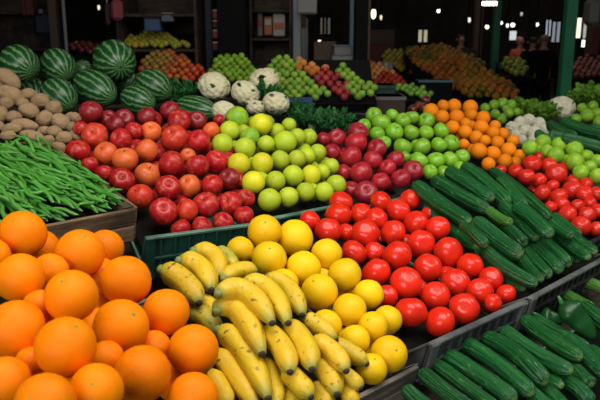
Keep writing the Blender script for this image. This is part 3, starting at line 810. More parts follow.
pepper(540, 317, .018, 1.62, .05, 'small dark green pepper tucked behind the cucumbers under the tray', (CR * .9 - CU * .2 - CF * .2), (.008, .05, .012))

# ================= green beans =================
def bean_mesh(seed):
    rnd = random.Random(seed); n = 18; L = rnd.uniform(.125, .17); path = []
    b = rnd.uniform(-.016, .016); c2 = rnd.uniform(-.006, .006)
    for k in range(n + 1):
        f = k / n - .5; path.append(Vector((f * L, b * (1 - 4 * f * f) + c2 * math.sin(f * 9), .002 * math.sin(f * 14 + seed))))
    rad = [0.0048 * (1 if .12 < k / n < .88 else max(.18, math.sqrt(max(0, min(k / n, 1 - k / n) / .12)))) * (1 + .06 * math.sin(k * 2.2)) for k in range(n + 1)]
    bm = bmesh.new(); tube(bm, path, rad, 8, flat=.85)
    return finish(bm, 'green_bean', 'bean_skin')
BEANS = [bean_mesh(i) for i in range(10)]
rnd = random.Random(3)
bean_poly = [(-12, 142), (20, 139), (58, 141), (84, 160), (116, 196), (110, 206), (40, 216), (-12, 228)]
placed = 0; tries = 0
bslope = .22
bq = basis_quat(U, (V + Vector((0, 0, bslope))).normalized()); bn = bq @ Vector((0, 0, 1))
for lay in range(3):
    for k in range([110, 95, 60][lay]):
        for _ in range(40):
            u = rnd.uniform(.22, .80); v = rnd.uniform(1.47, 1.92)
            zz = -.410 + bslope * (v - 1.45) + [.0, .010, .021][lay] + .022 * math.exp(-((u - .55) / .2) ** 2 - ((v - 1.72) / .16) ** 2)
            p = uvz(u, v, EYE + zz); x, y, t = project(p)
            if inside(bean_poly, x, y): break
        a = math.pi / 2 + rnd.gauss(.16, .20)
        if lay == 2 and rnd.random() < .16: a += rnd.uniform(-1.3, 1.3)
        q = bq @ Quaternion((0, 0, 1), a) @ Quaternion((0, 1, 0), rnd.gauss(0, .04)) @ Quaternion((1, 0, 0), rnd.uniform(-.5, .5))
        if abs(u - .52) > .21: pass
        o = link('green_bean', BEANS[rnd.randrange(10)]); o.location = p; o.rotation_mode = 'QUATERNION'; o.rotation_quaternion = q
        g = rnd.uniform(.75, 1.25)
        o.color = (.050 * g, .235 * g, .022 * g, 1)
        # keep both ends inside the crate walls
        hx = (q @ Vector((.07, 0, 0)))
        for s_ in (1, -1):
            e = p + hx * s_
            eu, ev = e.dot(U), e.dot(V)
            if eu > .802: o.location -= U * (eu - .802)
            if eu < .26: o.location += U * (.26 - eu)
            if ev < 1.462: o.location += (V + Vector((0, 0, bslope))) * (1.462 - ev)
            if ev > 1.92: o.location -= (V + Vector((0, 0, bslope))) * (ev - 1.92)
        tag(o, 'slim fresh green bean in the old brown wooden crate', 'green bean', 'green beans heaped in the wooden crate')

# ================= potatoes =================
POT = [(8,79,15,8.5,30,1),(10,94,14,8,22,0),(29,94.5,8,6.5,0,0),(40.5,101,9.5,8,10,1),(6,103,8,7,0,0),(29,111,10.5,8.5,0,1),(54,108,8,7.5,20,1),(14,117,7.5,6.5,0,0),(1,115,7,9,0,0),(44.5,119,9.5,8,-30,0),
 (61,122,10.5,8,20,1),(73,117.5,8,5.5,10,-1),(25,125,13,6.5,8,1),(12,129,10.5,6.5,-10,0),(8,135.5,8.5,5,0,0),(32,136,13,6,8,0),(44,131,6.5,5,0,-1),(55,132,7.5,6.5,10,0),(64,138,8.5,7,0,0),(73,127.5,7.5,6,30,0),(75,136,6.5,6,0,0),(59,147,8,5,20,-1),
 (22,103,7,6,0,-1),(-6,88,9,7,0,-1),(48,140,7,5,0,-1),(-3,126,8,6,0,0)]
pp = (-.345, .20, 2.0)
pt = np.array([on_plane(p[0], p[1], pp) for p in POT]) - np.array([p[5] for p in POT]) * .02
pt = relax(np.array([p[0] for p in POT], float), np.array([p[1] for p in POT], float), np.array([p[3] * 1.04 for p in POT], float), pt)
pph = row_phrases([p[0] for p in POT], [p[1] for p in POT], [p[3] for p in POT])
PM = []
for s_ in range(5):
    bm = bmesh.new(); bmesh.ops.create_icosphere(bm, subdivisions=4, radius=1)
    for v in bm.verts: v.co *= 1 + .16 * noise.noise(v.co * 1.1 + Vector((s_ * 5, 0, 0))) + .04 * noise.noise(v.co * 4 + Vector((s_, 0, 0)))
    PM.append(finish(bm, 'potato', 'potato_skin'))
for i, (x, y, rx, ry, ang, ly) in enumerate(POT):
    o = link('potato', PM[i % 5]); t = pt[i]; k = t / FPX
    o.location = at(x, y, t); o.scale = (rx * k, ry * k, ry * k)
    ax = CR * math.cos(R_(ang)) - CU * math.sin(R_(ang))
    o.rotation_mode = 'QUATERNION'; o.rotation_quaternion = basis_quat(ax, z=CU)
    o.color = (*jitter_col((.36, .225, .115), .12), 1)
    w = 'long ' if rx / ry > 1.6 else ('round ' if rx / ry < 1.15 else 'oval ')
    tag(o, f'{w}brown potato at the left edge, {pph[i]}', 'potato', 'potatoes between the beans and the watermelons')
c = crate('potato_crate', 'dark crate under the brown potatoes at the left edge', 'crate', .62, 1.16, 1.96, 2.72, -.42, .16, .06, 'dark', drop=.0)
bed('packing', c, .005, .535, .005, .76, -.03, .01)

# ================= watermelons =================
WM = [(114.5,61,24.5,21,3.6,(.45,-.38,-.8),'huge round striped watermelon on top of the stack'),
 (95,88.5,25,17.5,3.35,(.80,-.45,-.4),'striped watermelon directly behind the highest crimson apple'),
 (154,86,19.5,16.5,3.6,(.85,-.5,-.25),'striped watermelon right of the huge topmost one'),
 (138,100,18.5,14.5,3.35,(.9,-.35,-.3),'watermelon low in the stack, touching the red apples'),
 (19,64,21,19,3.35,(.8,-.42,-.45),'striped watermelon at the left edge above the potatoes'),
 (58,66,19.5,17,3.55,(.65,-.62,-.45),'striped watermelon second from the left edge in the upper row'),
 (59,96,20,17,3.15,(.75,-.6,-.35),'striped watermelon nosing in between the potatoes and the first apples'),
 (83,70,11,10,3.7,(.3,.2,-.9),'small dark watermelon peeping between two bigger ones behind'),
 (126,82,14,12,3.75,(.2,-.5,-.8),'shaded watermelon wedged beneath the huge topmost one'),
 (197,108,22,12,3.35,(.9,-.25,-.3),'flat dark-striped watermelon behind the apples, left of the cauliflowers'),
 (34,92,17,14,3.6,(.5,-.5,-.7),'shaded watermelon mostly hidden behind the potatoes')]
bm = bmesh.new(); bmesh.ops.create_uvsphere(bm, u_segments=32, v_segments=20, radius=1); WMM = finish(bm, 'watermelon', 'watermelon_rind')
WST = stem_mesh('stem', .98, .14, .035, .05, 'fruit_stem')
BLO = star_mesh('blossom_scar', -1.0, .05, 'scar')
wt = relax(np.array([w[0] for w in WM], float), np.array([w[1] for w in WM], float), np.array([(w[2] + w[3]) / 2 for w in WM], float), np.array([w[4] for w in WM], float), 200, .93)
for (x, y, rx, ry, _, ax, lab), t in zip(WM, wt):
    t = float(t)
    o = link('watermelon', WMM); k = t / FPX; a = Vector(ax); a = CR * a.x + CU * a.y + CF * a.z
    r = (rx + ry) / 2 * k
    o.location = at(x, y, t)
    # squash seen in the photograph is real: melons lie on their side
    al = max(.0, min(1, math.hypot(ax[0], ax[1]) / Vector(ax).length))
    o.scale = (ry * k, ry * k, ry * k * (1 + (rx / ry - 1) * 1.1))
    o.rotation_mode = 'QUATERNION'; o.rotation_quaternion = (-a).to_track_quat('Z', 'Y')
    link('blossom_scar', BLO, o); link('stem', WST, o)
    tag(o, lab, 'watermelon', 'watermelons stacked behind the potatoes and apples')

# ================= cauliflowers and greens =================
def fib(n):
    out = []
    for i in range(n):
        z = 1 - 2 * (i + .5) / n; r = math.sqrt(1 - z * z); a = i * 2.39996
        out.append(Vector((r * math.cos(a), r * math.sin(a), z)))
    return out
FB = fib(70)
def curd_mesh(seed, amp=.10, jit=.10):
    rnd = random.Random(seed); pts = [(p + Vector((rnd.uniform(-jit, jit), rnd.uniform(-jit, jit), rnd.uniform(-jit, jit)))).normalized() for p in FB]
    bm = bmesh.new(); bmesh.ops.create_icosphere(bm, subdivisions=5, radius=1)
    for v in bm.verts:
        d = v.co.normalized(); m = max(p.dot(d) for p in pts)
        h = math.sqrt(max(0, 1 - ((1 - m) / .035) ** 1.0)) if m > .965 else 0
        v.co = d * (1 - amp + amp * h + .05 * noise.noise(d * 2 + Vector((seed, 0, 0))) + .012 * noise.noise(d * 22))
        v.co.z *= .82
    return finish(bm, 'curd', 'curd')
def leaf_mesh(name, L, w, curl, seed, mat, ruffle=.15):
    bm = bmesh.new(); n, m = 10, 6; g = []
    for i in range(n + 1):
        f = i / n; ww = w * math.sin(math.pi * min(1, f * .9 + .08)) ** .7; row = []
        for j in range(m + 1):
            s_ = j / m * 2 - 1
            x = f * L; y = s_ * ww
            z = curl * f * f * L + .35 * abs(s_) * ww + ruffle * ww * math.sin(f * 17 + seed + s_ * 3) * abs(s_)
            row.append(bm.verts.new((x, y, z)))
        g.append(row)
    for i in range(n):
        for j in range(m): bm.faces.new((g[i][j], g[i + 1][j], g[i + 1][j + 1], g[i][j + 1]))
    ge = bm.faces[:]; bmesh.ops.solidify(bm, geom=ge, thickness=.0015 if L > .02 else .02)
    return finish(bm, name, mat)
CURD = [curd_mesh(i) for i in range(3)]
CLEAF = [leaf_mesh('leaf', 1.25, .42, .35, i, 'leaf_green' if i % 2 else 'leaf_pale') for i in range(4)]
CAUL = [(214,86,16.5,3.6,'cream cauliflower farthest left, nearest the watermelons',1),(245,93,15,3.5,'cream cauliflower in the middle with a leaf across it',1),(264,81,16,3.75,'cream cauliflower highest of the group',1),
 (276,103,14,3.4,'cream cauliflower at the right, above the limes',1),(224,111,12.5,3.15,'pale cauliflower half sunk behind the deep green lime',0),(255,107,9,3.35,'small cauliflower peeping out between leaves above the limes',1),(561,108,14,4.6,'whitish cauliflower far right beside the green post',1)]
for i, (x, y, r, t, lab, lv) in enumerate(CAUL):
    k = r * t / FPX
    root = empty('cauliflower', at(x, y, t)); root.scale = (k, k, k)
    root.rotation_euler = (random.uniform(-.7, -.1) + .3, random.uniform(-.3, .3), random.uniform(0, 6))
    tag(root, lab, 'cauliflower', 'cauliflowers behind the limes' if i < 6 else None)
    c_ = link('curd', CURD[i % 3], root); c_.color = (1.0, .93, .60, 1) if i < 6 else (.75, .76, .62, 1)
    for q in range(5 if lv else 3):
        l = link('leaf', CLEAF[(q + i) % 4], root)
        a = q * 2 * math.pi / 5 + i
        l.location = (math.cos(a) * .55, math.sin(a) * .55, -.75); l.rotation_euler = (0, -.95, a)
LEAFB = [leaf_mesh('leaf', .10, .022, .3, i, 'leaf_green', .4) for i in range(4)]
LEAFL = [leaf_mesh('leaf', .11, .035, .3, i, 'leaf_bright', .4) for i in range(4)]
def leafy(name, x, y, t, wpx, hpx, n, leaves, label, cat, group=None, scale=1.0):
    """a bunch: one mesh of many leaves (nobody could count them) round a short stalk"""
    bm = bmesh.new(); rnd = random.Random(int(x * 7 + y))
    k = t / FPX; W_, H_ = wpx * k, hpx * k
    for i in range(n):
        src = bmesh.new(); src.from_mesh(leaves[i % 4])
        a = rnd.uniform(0, 6.28); e = rnd.uniform(-.9, .3); sc = rnd.uniform(.6, 1.1) * scale
        rr = math.sqrt(rnd.random())
        M = Matrix.Translation((rr * math.cos(a) * W_ * .75, rr * math.sin(a) * .09 * scale, (1 - rr) * H_ * .9 - H_ * .3)) @ Matrix.Rotation(a, 4, 'Z') @ Matrix.Rotation(e, 4, 'Y') @ Matrix.Rotation(rnd.uniform(-1, 1), 4, 'X') @ Matrix.Scale(sc, 4)
        bmesh.ops.transform(src, matrix=M, verts=src.verts)
        tmp = bpy.data.meshes.new('t'); src.to_mesh(tmp); src.free(); bm.from_mesh(tmp); bpy.data.meshes.remove(tmp)
    o = link(name, finish(bm, name, leaves[0].materials[0].name)); o.location = at(x, y, t)
    bm = bmesh.new(); tube(bm, [Vector((0, 0, -H_ * .2)), Vector((0, .02, -H_ * .8)), Vector((0, .03, -H_ * 1.1 - .02))], [.018, .016, .014], 8)
    link('stalks', finish(bm, 'stalks', 'leaf_pale'), o)
    return tag(o, label, cat, group)
leafy('parsley_bunch', 312, 122, 3.35, 20, 13, 90, LEAFB, 'dark leafy green bunch just right of the limes', 'leafy greens', scale=.8)
leafy('parsley_bunch', 335, 124, 3.3, 17, 11, 80, LEAFB, 'dark leafy green bunch against the upper green apples', 'leafy greens', scale=.8)
leafy('parsley_bunch', 296, 113, 3.6, 14, 10, 60, LEAFB, 'dark leafy bunch behind the right cauliflower', 'leafy greens', scale=.8)
leafy('leafy_greens', 187, 93, 3.75, 13, 9, 50, LEAFB, 'dark greens between the watermelons and the left cauliflower', 'leafy greens', scale=1)
leafy('leafy_greens', 262, 100, 3.7, 22, 12, 50, LEAFB, 'dark leaves spread under the cauliflowers', 'leafy greens', scale=.9)
leafy('lettuce', 531, 112, 4.4, 20, 9, 90, LEAFL, 'bright green loose lettuce behind the white florets', 'lettuce', scale=.9)
leafy('leafy_greens', 590, 99, 4.9, 20, 14, 110, LEAFL, 'green leafy heap at the right edge beside the post', 'leafy greens', scale=.9)
leafy('leafy_greens', 560, 132, 4.2, 14, 10, 60, LEAFB, 'dark leaves between the lettuce and the dark cucumbers', 'leafy greens', scale=.9)
# white florets
fl = curd_mesh(9, .14)
FLP = [(512,128,7),(520,123,7),(529,121,7.5),(539,124,7),(545,130,6.5),(515,135,6),(525,132,8),(535,133,7.5),(522,140,5.5),(533,140,5.5)]
ft = relax(np.array([p[0] for p in FLP], float), np.array([p[1] for p in FLP], float), np.array([p[2] for p in FLP], float), np.array([3.9 - (p[1] - 120) * .012 for p in FLP]))
fph = row_phrases([p[0] for p in FLP], [p[1] for p in FLP], [p[2] for p in FLP])
for (x, y, r), t, q in zip(FLP, ft, fph):
    o = link('cauliflower_floret', fl); k = r * t / FPX; o.location = at(x, y, t); o.scale = (k, k, k); o.rotation_euler = (random.random() * 3, random.random() * 3, 0)
    o.color = (.72, .74, .60, 1); tag(o, f'white floret beyond the small oranges, {q}', 'cauliflower', 'white florets heaped beyond the small oranges')
# dark cucumbers beyond the florets, right side
CZ = [(550,124,575,136,6,.5),(562,121,606,136,6,.4),(549,135,573,141,6,0),(562,138,606,149,6,.3),(583,148,612,159,5.5,0),(590,128,612,134,5,0),(537,132,556,140,5,-.4)]
cucumbers(CZ, (-.42, .20, 1.7), 'dark cucumber', 'behind the green limes', 'dark cucumbers at the right edge behind the limes', cols=None)
GL = [(494,105,5.5),(502.5,103.5,6),(511,105,5.5),(495,114,5),(501.5,119,5.5),(509,113,5.5),(485,108,5),(486,115,4),(517,112,4.5),(506,109,4)]
def small_heap(L, t0, dt, name, kind, col, label, cat, group, uniq=True, R=None):
    X = np.array([p[0] for p in L], float); Y = np.array([p[1] for p in L], float); RP_ = np.array([p[2] for p in L], float)
    t = np.array([t0 - (y - Y.min()) * dt for y in Y]); t = relax(X, Y, RP_, t, 200)
    ph = row_phrases(X, Y, RP_)
    for i in range(len(L)):
        o = put_fruit(name, kind, at(X[i], Y[i], t[i]), RP_[i] * t[i] / FPX, jitter_col(col), parts=False)
        tag(o, f'{label}, {ph[i]}' if uniq else label, cat, group)
small_heap(GL, 4.4, .012, 'lime', 'lime', (.13, .36, .03), 'green lime in the small pile behind the oranges', 'lime', 'green limes behind the small oranges')
small_heap([(587,115.5,7),(597,114,6.5),(576,119,5.5),(593,106,5.5),(582,108,5),(599,122,6)], 4.5, .012, 'lime', 'lime', (.16, .40, .03), 'green lime by the post at the right edge', 'lime', 'green limes beside the green post')
small_heap([(419,107,6),(413,109,5),(426,100,5),(424,108,5.5)], 4.3, .01, 'onion', 'tomato', (.06, .035, .022), 'dark brown onion behind the green apples', 'onion', 'onions behind the green apples')
for args in (('produce_tray', 'dark tray under the cauliflowers and watermelons', 'tray', 1.30, 3.05, 2.24, 3.75, -.50, .04, .05, 'dark'),
             ('produce_tray', 'dark tray under the florets, lettuce and dark cucumbers', 'tray', 3.2, 4.3, 1.85, 2.9, -.58, .04, .05, 'dark')):
    c = crate(*args, drop=0)
    bed('packing', c, .01, args[4] - args[3] - .01, .01, args[6] - args[5] - .01, -.02, .01)
# ================= the stalls behind =================
def table(name, label, x0, x1, y0, y1, ztop, mat='black_paint', front='dark_wood', legs=True, cat='table'):
    root = empty(name, (x0, y0, 0)); tag(root, label, cat)
    w, d = x1 - x0, y1 - y0
    def p(pn, lo, hi, m):
        bm = bmesh.new(); box(bm, lo, hi, .004); link(pn, finish(bm, pn, m, False), root)
    p('tabletop', (0, 0, ztop - .04), (w, d, ztop), mat)
    p('front_board', (0, -.02, ztop - .16), (w, 0, ztop + .01), front)
    for a in (.05, w - .11):
        for b in (.05, d - .11): p('leg', (a, b, 0), (a + .06, b + .06, ztop - .04), mat)
    return root
def bgheap(poly, p0, t0, rise, R, name, kind, cols, label, cat, group, limit=90, parts=False, rack=0.0, rack_x=None, rack_label=None, rough=0):
    """fruit stacked on a slope facing the aisle: a hexagonal lattice in the world, kept where the heap shows"""
    base = at(*p0, t0); S = Vector((0, math.cos(rise), math.sin(rise))); Nn = Vector((0, -math.sin(rise), math.cos(rise))); X = Vector((1, 0, 0))
    n = 0; rnd = random.Random(int(p0[0]))
    ii = 60
    pts = []
    for row in range(0, 40):
        for c_ in range(-ii, ii):
            P = base + X * ((c_ + .5 * (row % 2)) * 2.04 * R) + S * (row * 1.76 * R)
            P = P + Nn * (rnd.uniform(-.3, .45) + 1.6 * rough * noise.noise(P * 2.2)) * R + X * rnd.uniform(-.03, .03) * R
            x, y, t = project(P)
            if inside(poly, x, y): pts.append((P, x, y))
    pts = pts[:limit]
    for P, x, y in pts:
        ci = rnd.randrange(len(cols)) if not rough else int(len(cols) * max(0, min(.999, .5 + .9 * noise.noise(Vector((P.x * 1.6, P.y * 1.6, 3))) + rnd.uniform(-.1, .1))))
        col, k2 = cols[ci]
        o = put_fruit(name, k2 or kind, P, R * rnd.uniform(.92, 1.0), jitter_col(col, .2), parts=parts)
        tag(o, label, cat, group)
    # the sloping board that carries the heap
    if rack is None: return
    xs = [p[0].x - base.x for p in pts]; ss = [(p[0] - base).dot(S) for p in pts]
    x0, x1 = min(xs) - R, max(xs) + R; s0, s1 = min(ss) - R * 1.3, max(ss) + R * 1.3
    if rack_x: x0, x1 = rack_x[0] - base.x, rack_x[1] - base.x
    root = empty('display_rack', base - Nn * R * 1.35)
    tag(root, f'sloping dark rack under the {group}' if not rack_label else rack_label, 'rack')
    rot = Matrix.Rotation(rise, 4, 'X')
    if rough:
        hp = hull([(a + dx, b + dy) for a, b in zip(xs, ss) for dx in (-R, R) for dy in (-R * 1.2, R * 1.2)])
        bm = bmesh.new(); vs = [bm.verts.new((a, b, 0)) for a, b in hp]; f = bm.faces.new(vs)
        e = bmesh.ops.extrude_face_region(bm, geom=[f]); bmesh.ops.translate(bm, vec=(0, 0, -.02), verts=[v for v in e['geom'] if isinstance(v, bmesh.types.BMVert)])
        bmesh.ops.recalc_face_normals(bm, faces=bm.faces); bmesh.ops.transform(bm, matrix=rot, verts=bm.verts)
        link('board', finish(bm, 'board', 'black_paint', False), root)
        zf = rack - root.location.z
        for a, b in hp[::max(1, len(hp) // 5)]:
            a *= .93; y = b * math.cos(rise); top = b * math.sin(rise) - .025
            bm = bmesh.new(); box(bm, (a - .02, y - .02, zf), (a + .02, y + .02, max(top, zf + .01))); link('leg', finish(bm, 'leg', 'black_paint', False), root)
        return
    for pn, lo, hi in (('board', (x0, s0, -.02), (x1, s1, 0)), ('lip', (x0, s0 - .015, -.03), (x1, s0, R * .9))):
        bm = bmesh.new(); box(bm, lo, hi); bmesh.ops.transform(bm, matrix=rot, verts=bm.verts); link(pn, finish(bm, pn, 'black_paint', False), root)
    zf = rack - root.location.z
    for sx in (x0 + .01, x1 - .05):
        for s_ in (s0 + .01, s1 - .05):
            y = s_ * math.cos(rise); top = s_ * math.sin(rise) - .025
            bm = bmesh.new(); box(bm, (sx, y, zf), (sx + .04, y + .035, max(top, zf + .01))); link('leg', finish(bm, 'leg', 'black_paint', False), root)
    return len(pts)
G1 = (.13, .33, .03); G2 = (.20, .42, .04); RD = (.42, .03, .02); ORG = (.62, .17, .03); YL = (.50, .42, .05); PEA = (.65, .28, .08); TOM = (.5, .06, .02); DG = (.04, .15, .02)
table('stall_table', 'long dark table behind the front stall with a worn front edge', -.35, .60, 5.38, 6.7, .97, front='gray_wood')
table('stall_table', 'dark table under the red and green heaps left of centre', -2.6, -.45, 5.8, 6.9, .99)
bgheap([(212,80),(210,66),(222,54),(240,54),(254,66),(256,80)], (232,79), 6.0, R_(32), .031, 'lime', 'lime', [(G1, None), (G2, None)], 'dim green lime in the pile behind the cauliflowers', 'lime', 'green limes piled behind the cauliflowers', rack=.99)
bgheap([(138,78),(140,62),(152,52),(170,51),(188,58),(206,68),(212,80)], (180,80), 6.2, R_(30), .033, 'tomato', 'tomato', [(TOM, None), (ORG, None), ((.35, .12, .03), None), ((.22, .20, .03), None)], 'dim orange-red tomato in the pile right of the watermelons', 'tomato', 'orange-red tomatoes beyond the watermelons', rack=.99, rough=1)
bgheap([(272,99),(270,62),(283,55),(296,60),(312,80),(334,97)], (290,98), 5.6, R_(34), .033, 'green_apple', 'green_apple', [(G2, None), ((.30, .50, .05), None)], 'green apple in the pile left on the worn-edged table', 'apple', 'green apples at the left of the table behind', rack=.97, rack_x=(-.28, .60), rack_label='long sloping rack under the apples and peaches on the table behind')
bgheap([(298,72),(298,60),(312,59),(326,68),(318,74)], (308,98), 5.6, R_(34), .036, 'peach', 'crimson', [(PEA, 'orange'), ((.6, .2, .05), 'orange')], 'orange-pink peach in the small pile at the table back', 'peach', 'peaches on the table behind', rack=None)
bgheap([(314,78),(320,68),(336,72),(350,86),(352,98),(338,98)], (335,98), 5.6, R_(34), .034, 'apple', 'crimson', [(RD, None), ((.3, .02, .03), None)], 'red apple between the two green piles on the table behind', 'apple', 'red apples between the green piles behind', rack=None)
bgheap([(332,68),(342,64),(360,74),(376,88),(374,97),(356,97)], (358,98), 5.6, R_(34), .034, 'green_apple', 'green_apple', [(G2, None), ((.28, .50, .04), None)], 'light green apple in the right pile on the table behind', 'apple', 'light green apples at the right of the table behind', rack=None)
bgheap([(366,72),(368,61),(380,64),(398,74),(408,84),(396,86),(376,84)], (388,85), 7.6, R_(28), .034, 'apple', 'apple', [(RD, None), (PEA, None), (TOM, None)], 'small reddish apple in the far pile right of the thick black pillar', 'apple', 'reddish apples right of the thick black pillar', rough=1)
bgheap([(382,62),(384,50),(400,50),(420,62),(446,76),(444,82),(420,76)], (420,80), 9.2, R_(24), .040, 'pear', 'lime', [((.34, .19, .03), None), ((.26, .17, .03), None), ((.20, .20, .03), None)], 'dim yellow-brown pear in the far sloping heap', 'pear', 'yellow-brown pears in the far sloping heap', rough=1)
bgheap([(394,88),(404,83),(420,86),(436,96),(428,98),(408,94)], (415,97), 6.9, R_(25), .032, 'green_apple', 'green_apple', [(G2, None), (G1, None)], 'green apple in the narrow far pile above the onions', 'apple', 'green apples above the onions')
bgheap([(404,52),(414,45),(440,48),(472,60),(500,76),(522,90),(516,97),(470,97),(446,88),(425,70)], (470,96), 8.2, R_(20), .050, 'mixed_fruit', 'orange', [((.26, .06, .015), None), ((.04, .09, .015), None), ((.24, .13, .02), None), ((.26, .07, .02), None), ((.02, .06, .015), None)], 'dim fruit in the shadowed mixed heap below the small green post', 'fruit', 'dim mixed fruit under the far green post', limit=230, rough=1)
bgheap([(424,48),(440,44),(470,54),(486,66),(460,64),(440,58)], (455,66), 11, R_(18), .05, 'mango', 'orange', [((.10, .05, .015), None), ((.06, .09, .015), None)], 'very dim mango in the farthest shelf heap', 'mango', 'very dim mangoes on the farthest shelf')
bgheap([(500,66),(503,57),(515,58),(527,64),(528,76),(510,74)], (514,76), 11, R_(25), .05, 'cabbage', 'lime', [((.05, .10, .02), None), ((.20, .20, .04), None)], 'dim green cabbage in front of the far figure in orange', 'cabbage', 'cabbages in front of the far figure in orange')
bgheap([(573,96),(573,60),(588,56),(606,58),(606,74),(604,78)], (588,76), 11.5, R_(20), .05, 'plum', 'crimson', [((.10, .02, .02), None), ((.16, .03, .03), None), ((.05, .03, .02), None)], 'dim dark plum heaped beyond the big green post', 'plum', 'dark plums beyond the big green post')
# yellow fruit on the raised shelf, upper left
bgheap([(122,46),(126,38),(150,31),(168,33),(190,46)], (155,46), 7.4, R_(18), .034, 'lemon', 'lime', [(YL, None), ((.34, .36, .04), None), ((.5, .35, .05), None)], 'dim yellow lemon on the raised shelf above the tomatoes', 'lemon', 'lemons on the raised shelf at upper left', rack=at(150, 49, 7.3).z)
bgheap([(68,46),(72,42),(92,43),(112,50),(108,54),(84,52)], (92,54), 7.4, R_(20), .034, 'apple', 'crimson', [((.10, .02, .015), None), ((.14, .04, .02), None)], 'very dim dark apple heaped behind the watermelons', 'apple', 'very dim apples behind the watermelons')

def prop(name, label, cat, px, py, w, h, t, depth, mat, parts=(), group=None, bevel=.01, floor=False):
    """small boxed or bagged goods seen far back: body plus parts given in its own metres"""
    k = t / FPX; W_, H_ = w * k, h * k
    base = at(px, py, t) - Vector((0, 0, H_ / 2))
    if floor: H_ += base.z; base.z = 0
    root = empty(name, base); tag(root, label, cat, group)
    bm = bmesh.new(); box(bm, (-W_ / 2, 0, 0), (W_ / 2, depth, H_), bevel); link('body', finish(bm, 'body', mat, False), root)
    for pn, (a, b, c_), (d, e, f), m in parts:
        bm = bmesh.new(); box(bm, (a * W_, b * depth, c_ * H_), (d * W_, e * depth, f * H_), .002); link(pn, finish(bm, pn, m, False), root)
    return root
for n_, c_ in dict(pink_pack=(.30, .05, .07), white_pack=(.42, .40, .36), orange_pack=(.45, .13, .04), blue_pack=(.05, .10, .20), sack_gray=(.18, .18, .17), dull_red=(.12, .015, .018), pale_blue=(.10, .17, .20), cream=(.5, .45, .33), brown=(.07, .04, .025), navy=(.015, .02, .03)).items():
    plain(n_, c_, .7)
# shop front behind: shelving, pillars and posts
def post(name, label, px, w, t, y_top_z, mat, depth=None, kind=None, flange=True):
    k = t / FPX; p = at(px, 60, t); W_ = w * k; D = depth or W_
    root = empty(name, (p.x, p.y, 0)); tag(root, label, 'post' if name != 'pillar' else 'pillar', kind=kind)
    bm = bmesh.new(); box(bm, (-W_ / 2, -D / 2, 0), (W_ / 2, D / 2, y_top_z), .008); link('shaft', finish(bm, 'shaft', mat, False), root)
    bm = bmesh.new(); box(bm, (-W_ / 2 - .03, -D / 2 - .03, 0), (W_ / 2 + .03, D / 2 + .03, .08), .008); link('base', finish(bm, 'base', mat, False), root)
    return root
post('pillar', 'thick black pillar left of centre behind the limes', 233, 27, 7.4, 4.6, 'black_paint')
post('pillar', 'thick black pillar right of centre with a brown edge', 360, 12, 7.0, 4.6, 'black_paint', .3)
post('post', 'narrow brown post against the right black pillar', 368.5, 2.5, 6.7, 4.6, 'brown')
post('post', 'thin gray post at upper left', 67.5, 3, 7.0, 4.6, 'gray_metal')
post('post', 'wider dark gray post left of the thin one', 57, 8, 7.8, 4.6, 'brown')
post('post', 'dull gray post left of the black pillar', 210, 7, 7.6, 4.6, 'navy')
post('post', 'slim dark post right of the shelves with packets', 297, 8, 7.2, 4.6, 'gray_metal')
post('post', 'pale bluish pole behind the worn-edged table', 351.5, 5, 7.8, 4.6, 'pale_blue')
post('post', 'big green post at the right', 566.5, 11, 6.2, 4.6, 'green_paint')
post('post', 'far green post right of centre', 494, 7, 12.0, 4.6, 'green_paint')
post('post', 'dark post left of the far green one', 476, 8, 12.6, 4.6, 'brown')
post('post', 'dark post just left of the person in black', 529, 7, 13.0, 4.6, 'black_paint')
# shelving with packets
def shelves(name, label, px0, px1, t, rows, mat='dark_wood', top=3.4, dp=.45):
    k = t / FPX; a = at(px0, 60, t); b = at(px1, 60, t); root = empty(name, (a.x, a.y, 0)); tag(root, label, 'shelving'); w = b.x - a.x
    def p(pn, lo, hi): 
        bm = bmesh.new(); box(bm, lo, hi, .003); link(pn, finish(bm, pn, mat, False), root)
    p('side_panel', (0, 0, 0), (.03, dp, top)); p('side_panel', (w - .03, 0, 0), (w, dp, top)); p('back_panel', (.03, dp - .02, 0), (w - .03, dp, top))
    for y in rows:
        z = at(px0, y, t).z; p('shelf_board', (.03, 0, z - .03), (w - .03, dp - .02, z))
shelves('shelf_unit', 'dark shelf unit between the black pillar and the slim post', 250, 292, 8.0, [38, 70, 10])
shelves('shelf_unit', 'dark shelf unit at upper left holding the yellow lemons', 118, 198, 7.3, [49, 14], dp=.95)
shelves('shelf_unit', 'very dark shelf unit in the far upper left corner', -20, 54, 8.5, [12, 48])
prop('packet', 'white carton with orange print on the shelf, right one', 'carton', 279, 25, 12, 22, 8.0, .2, 'white_pack', [('label_panel', (-.4, -.03, .3), (.4, 0, .6), 'orange_pack')])
prop('packet', 'orange and white packet on the shelf, middle', 'packet', 268, 26, 8, 18, 8.0, .15, 'orange_pack', [('label_panel', (-.4, -.03, .55), (.4, 0, .85), 'white_pack')])
prop('packet', 'tall pale packet at the left of the shelf', 'packet', 260, 24, 5, 24, 8.0, .1, 'sack_gray', [('label_panel', (-.4, -.03, .4), (.4, 0, .7), 'pink_pack')])
for i, (y, h) in enumerate([(14, 9), (24, 8), (34, 9), (46, 9)]):
    prop('hanging_packet', ['topmost', 'second', 'third', 'lowest'][i] + ' pink packet in the hanging strip left of the black pillar', 'packet', 216, y, 7, h, 7.35, .03, ['pink_pack', 'dull_red', 'pink_pack', 'dull_red'][i], [('header', (-.4, -.2, .8), (.4, 0, .98), 'white_pack')], 'packets hanging left of the black pillar')
prop('carton', 'small white carton standing behind the yellow lemons', 'carton', 167, 17, 12, 9, 7.2, .15, 'sack_gray', [('label_panel', (-.3, -.03, .2), (.3, 0, .7), 'pale_blue')])
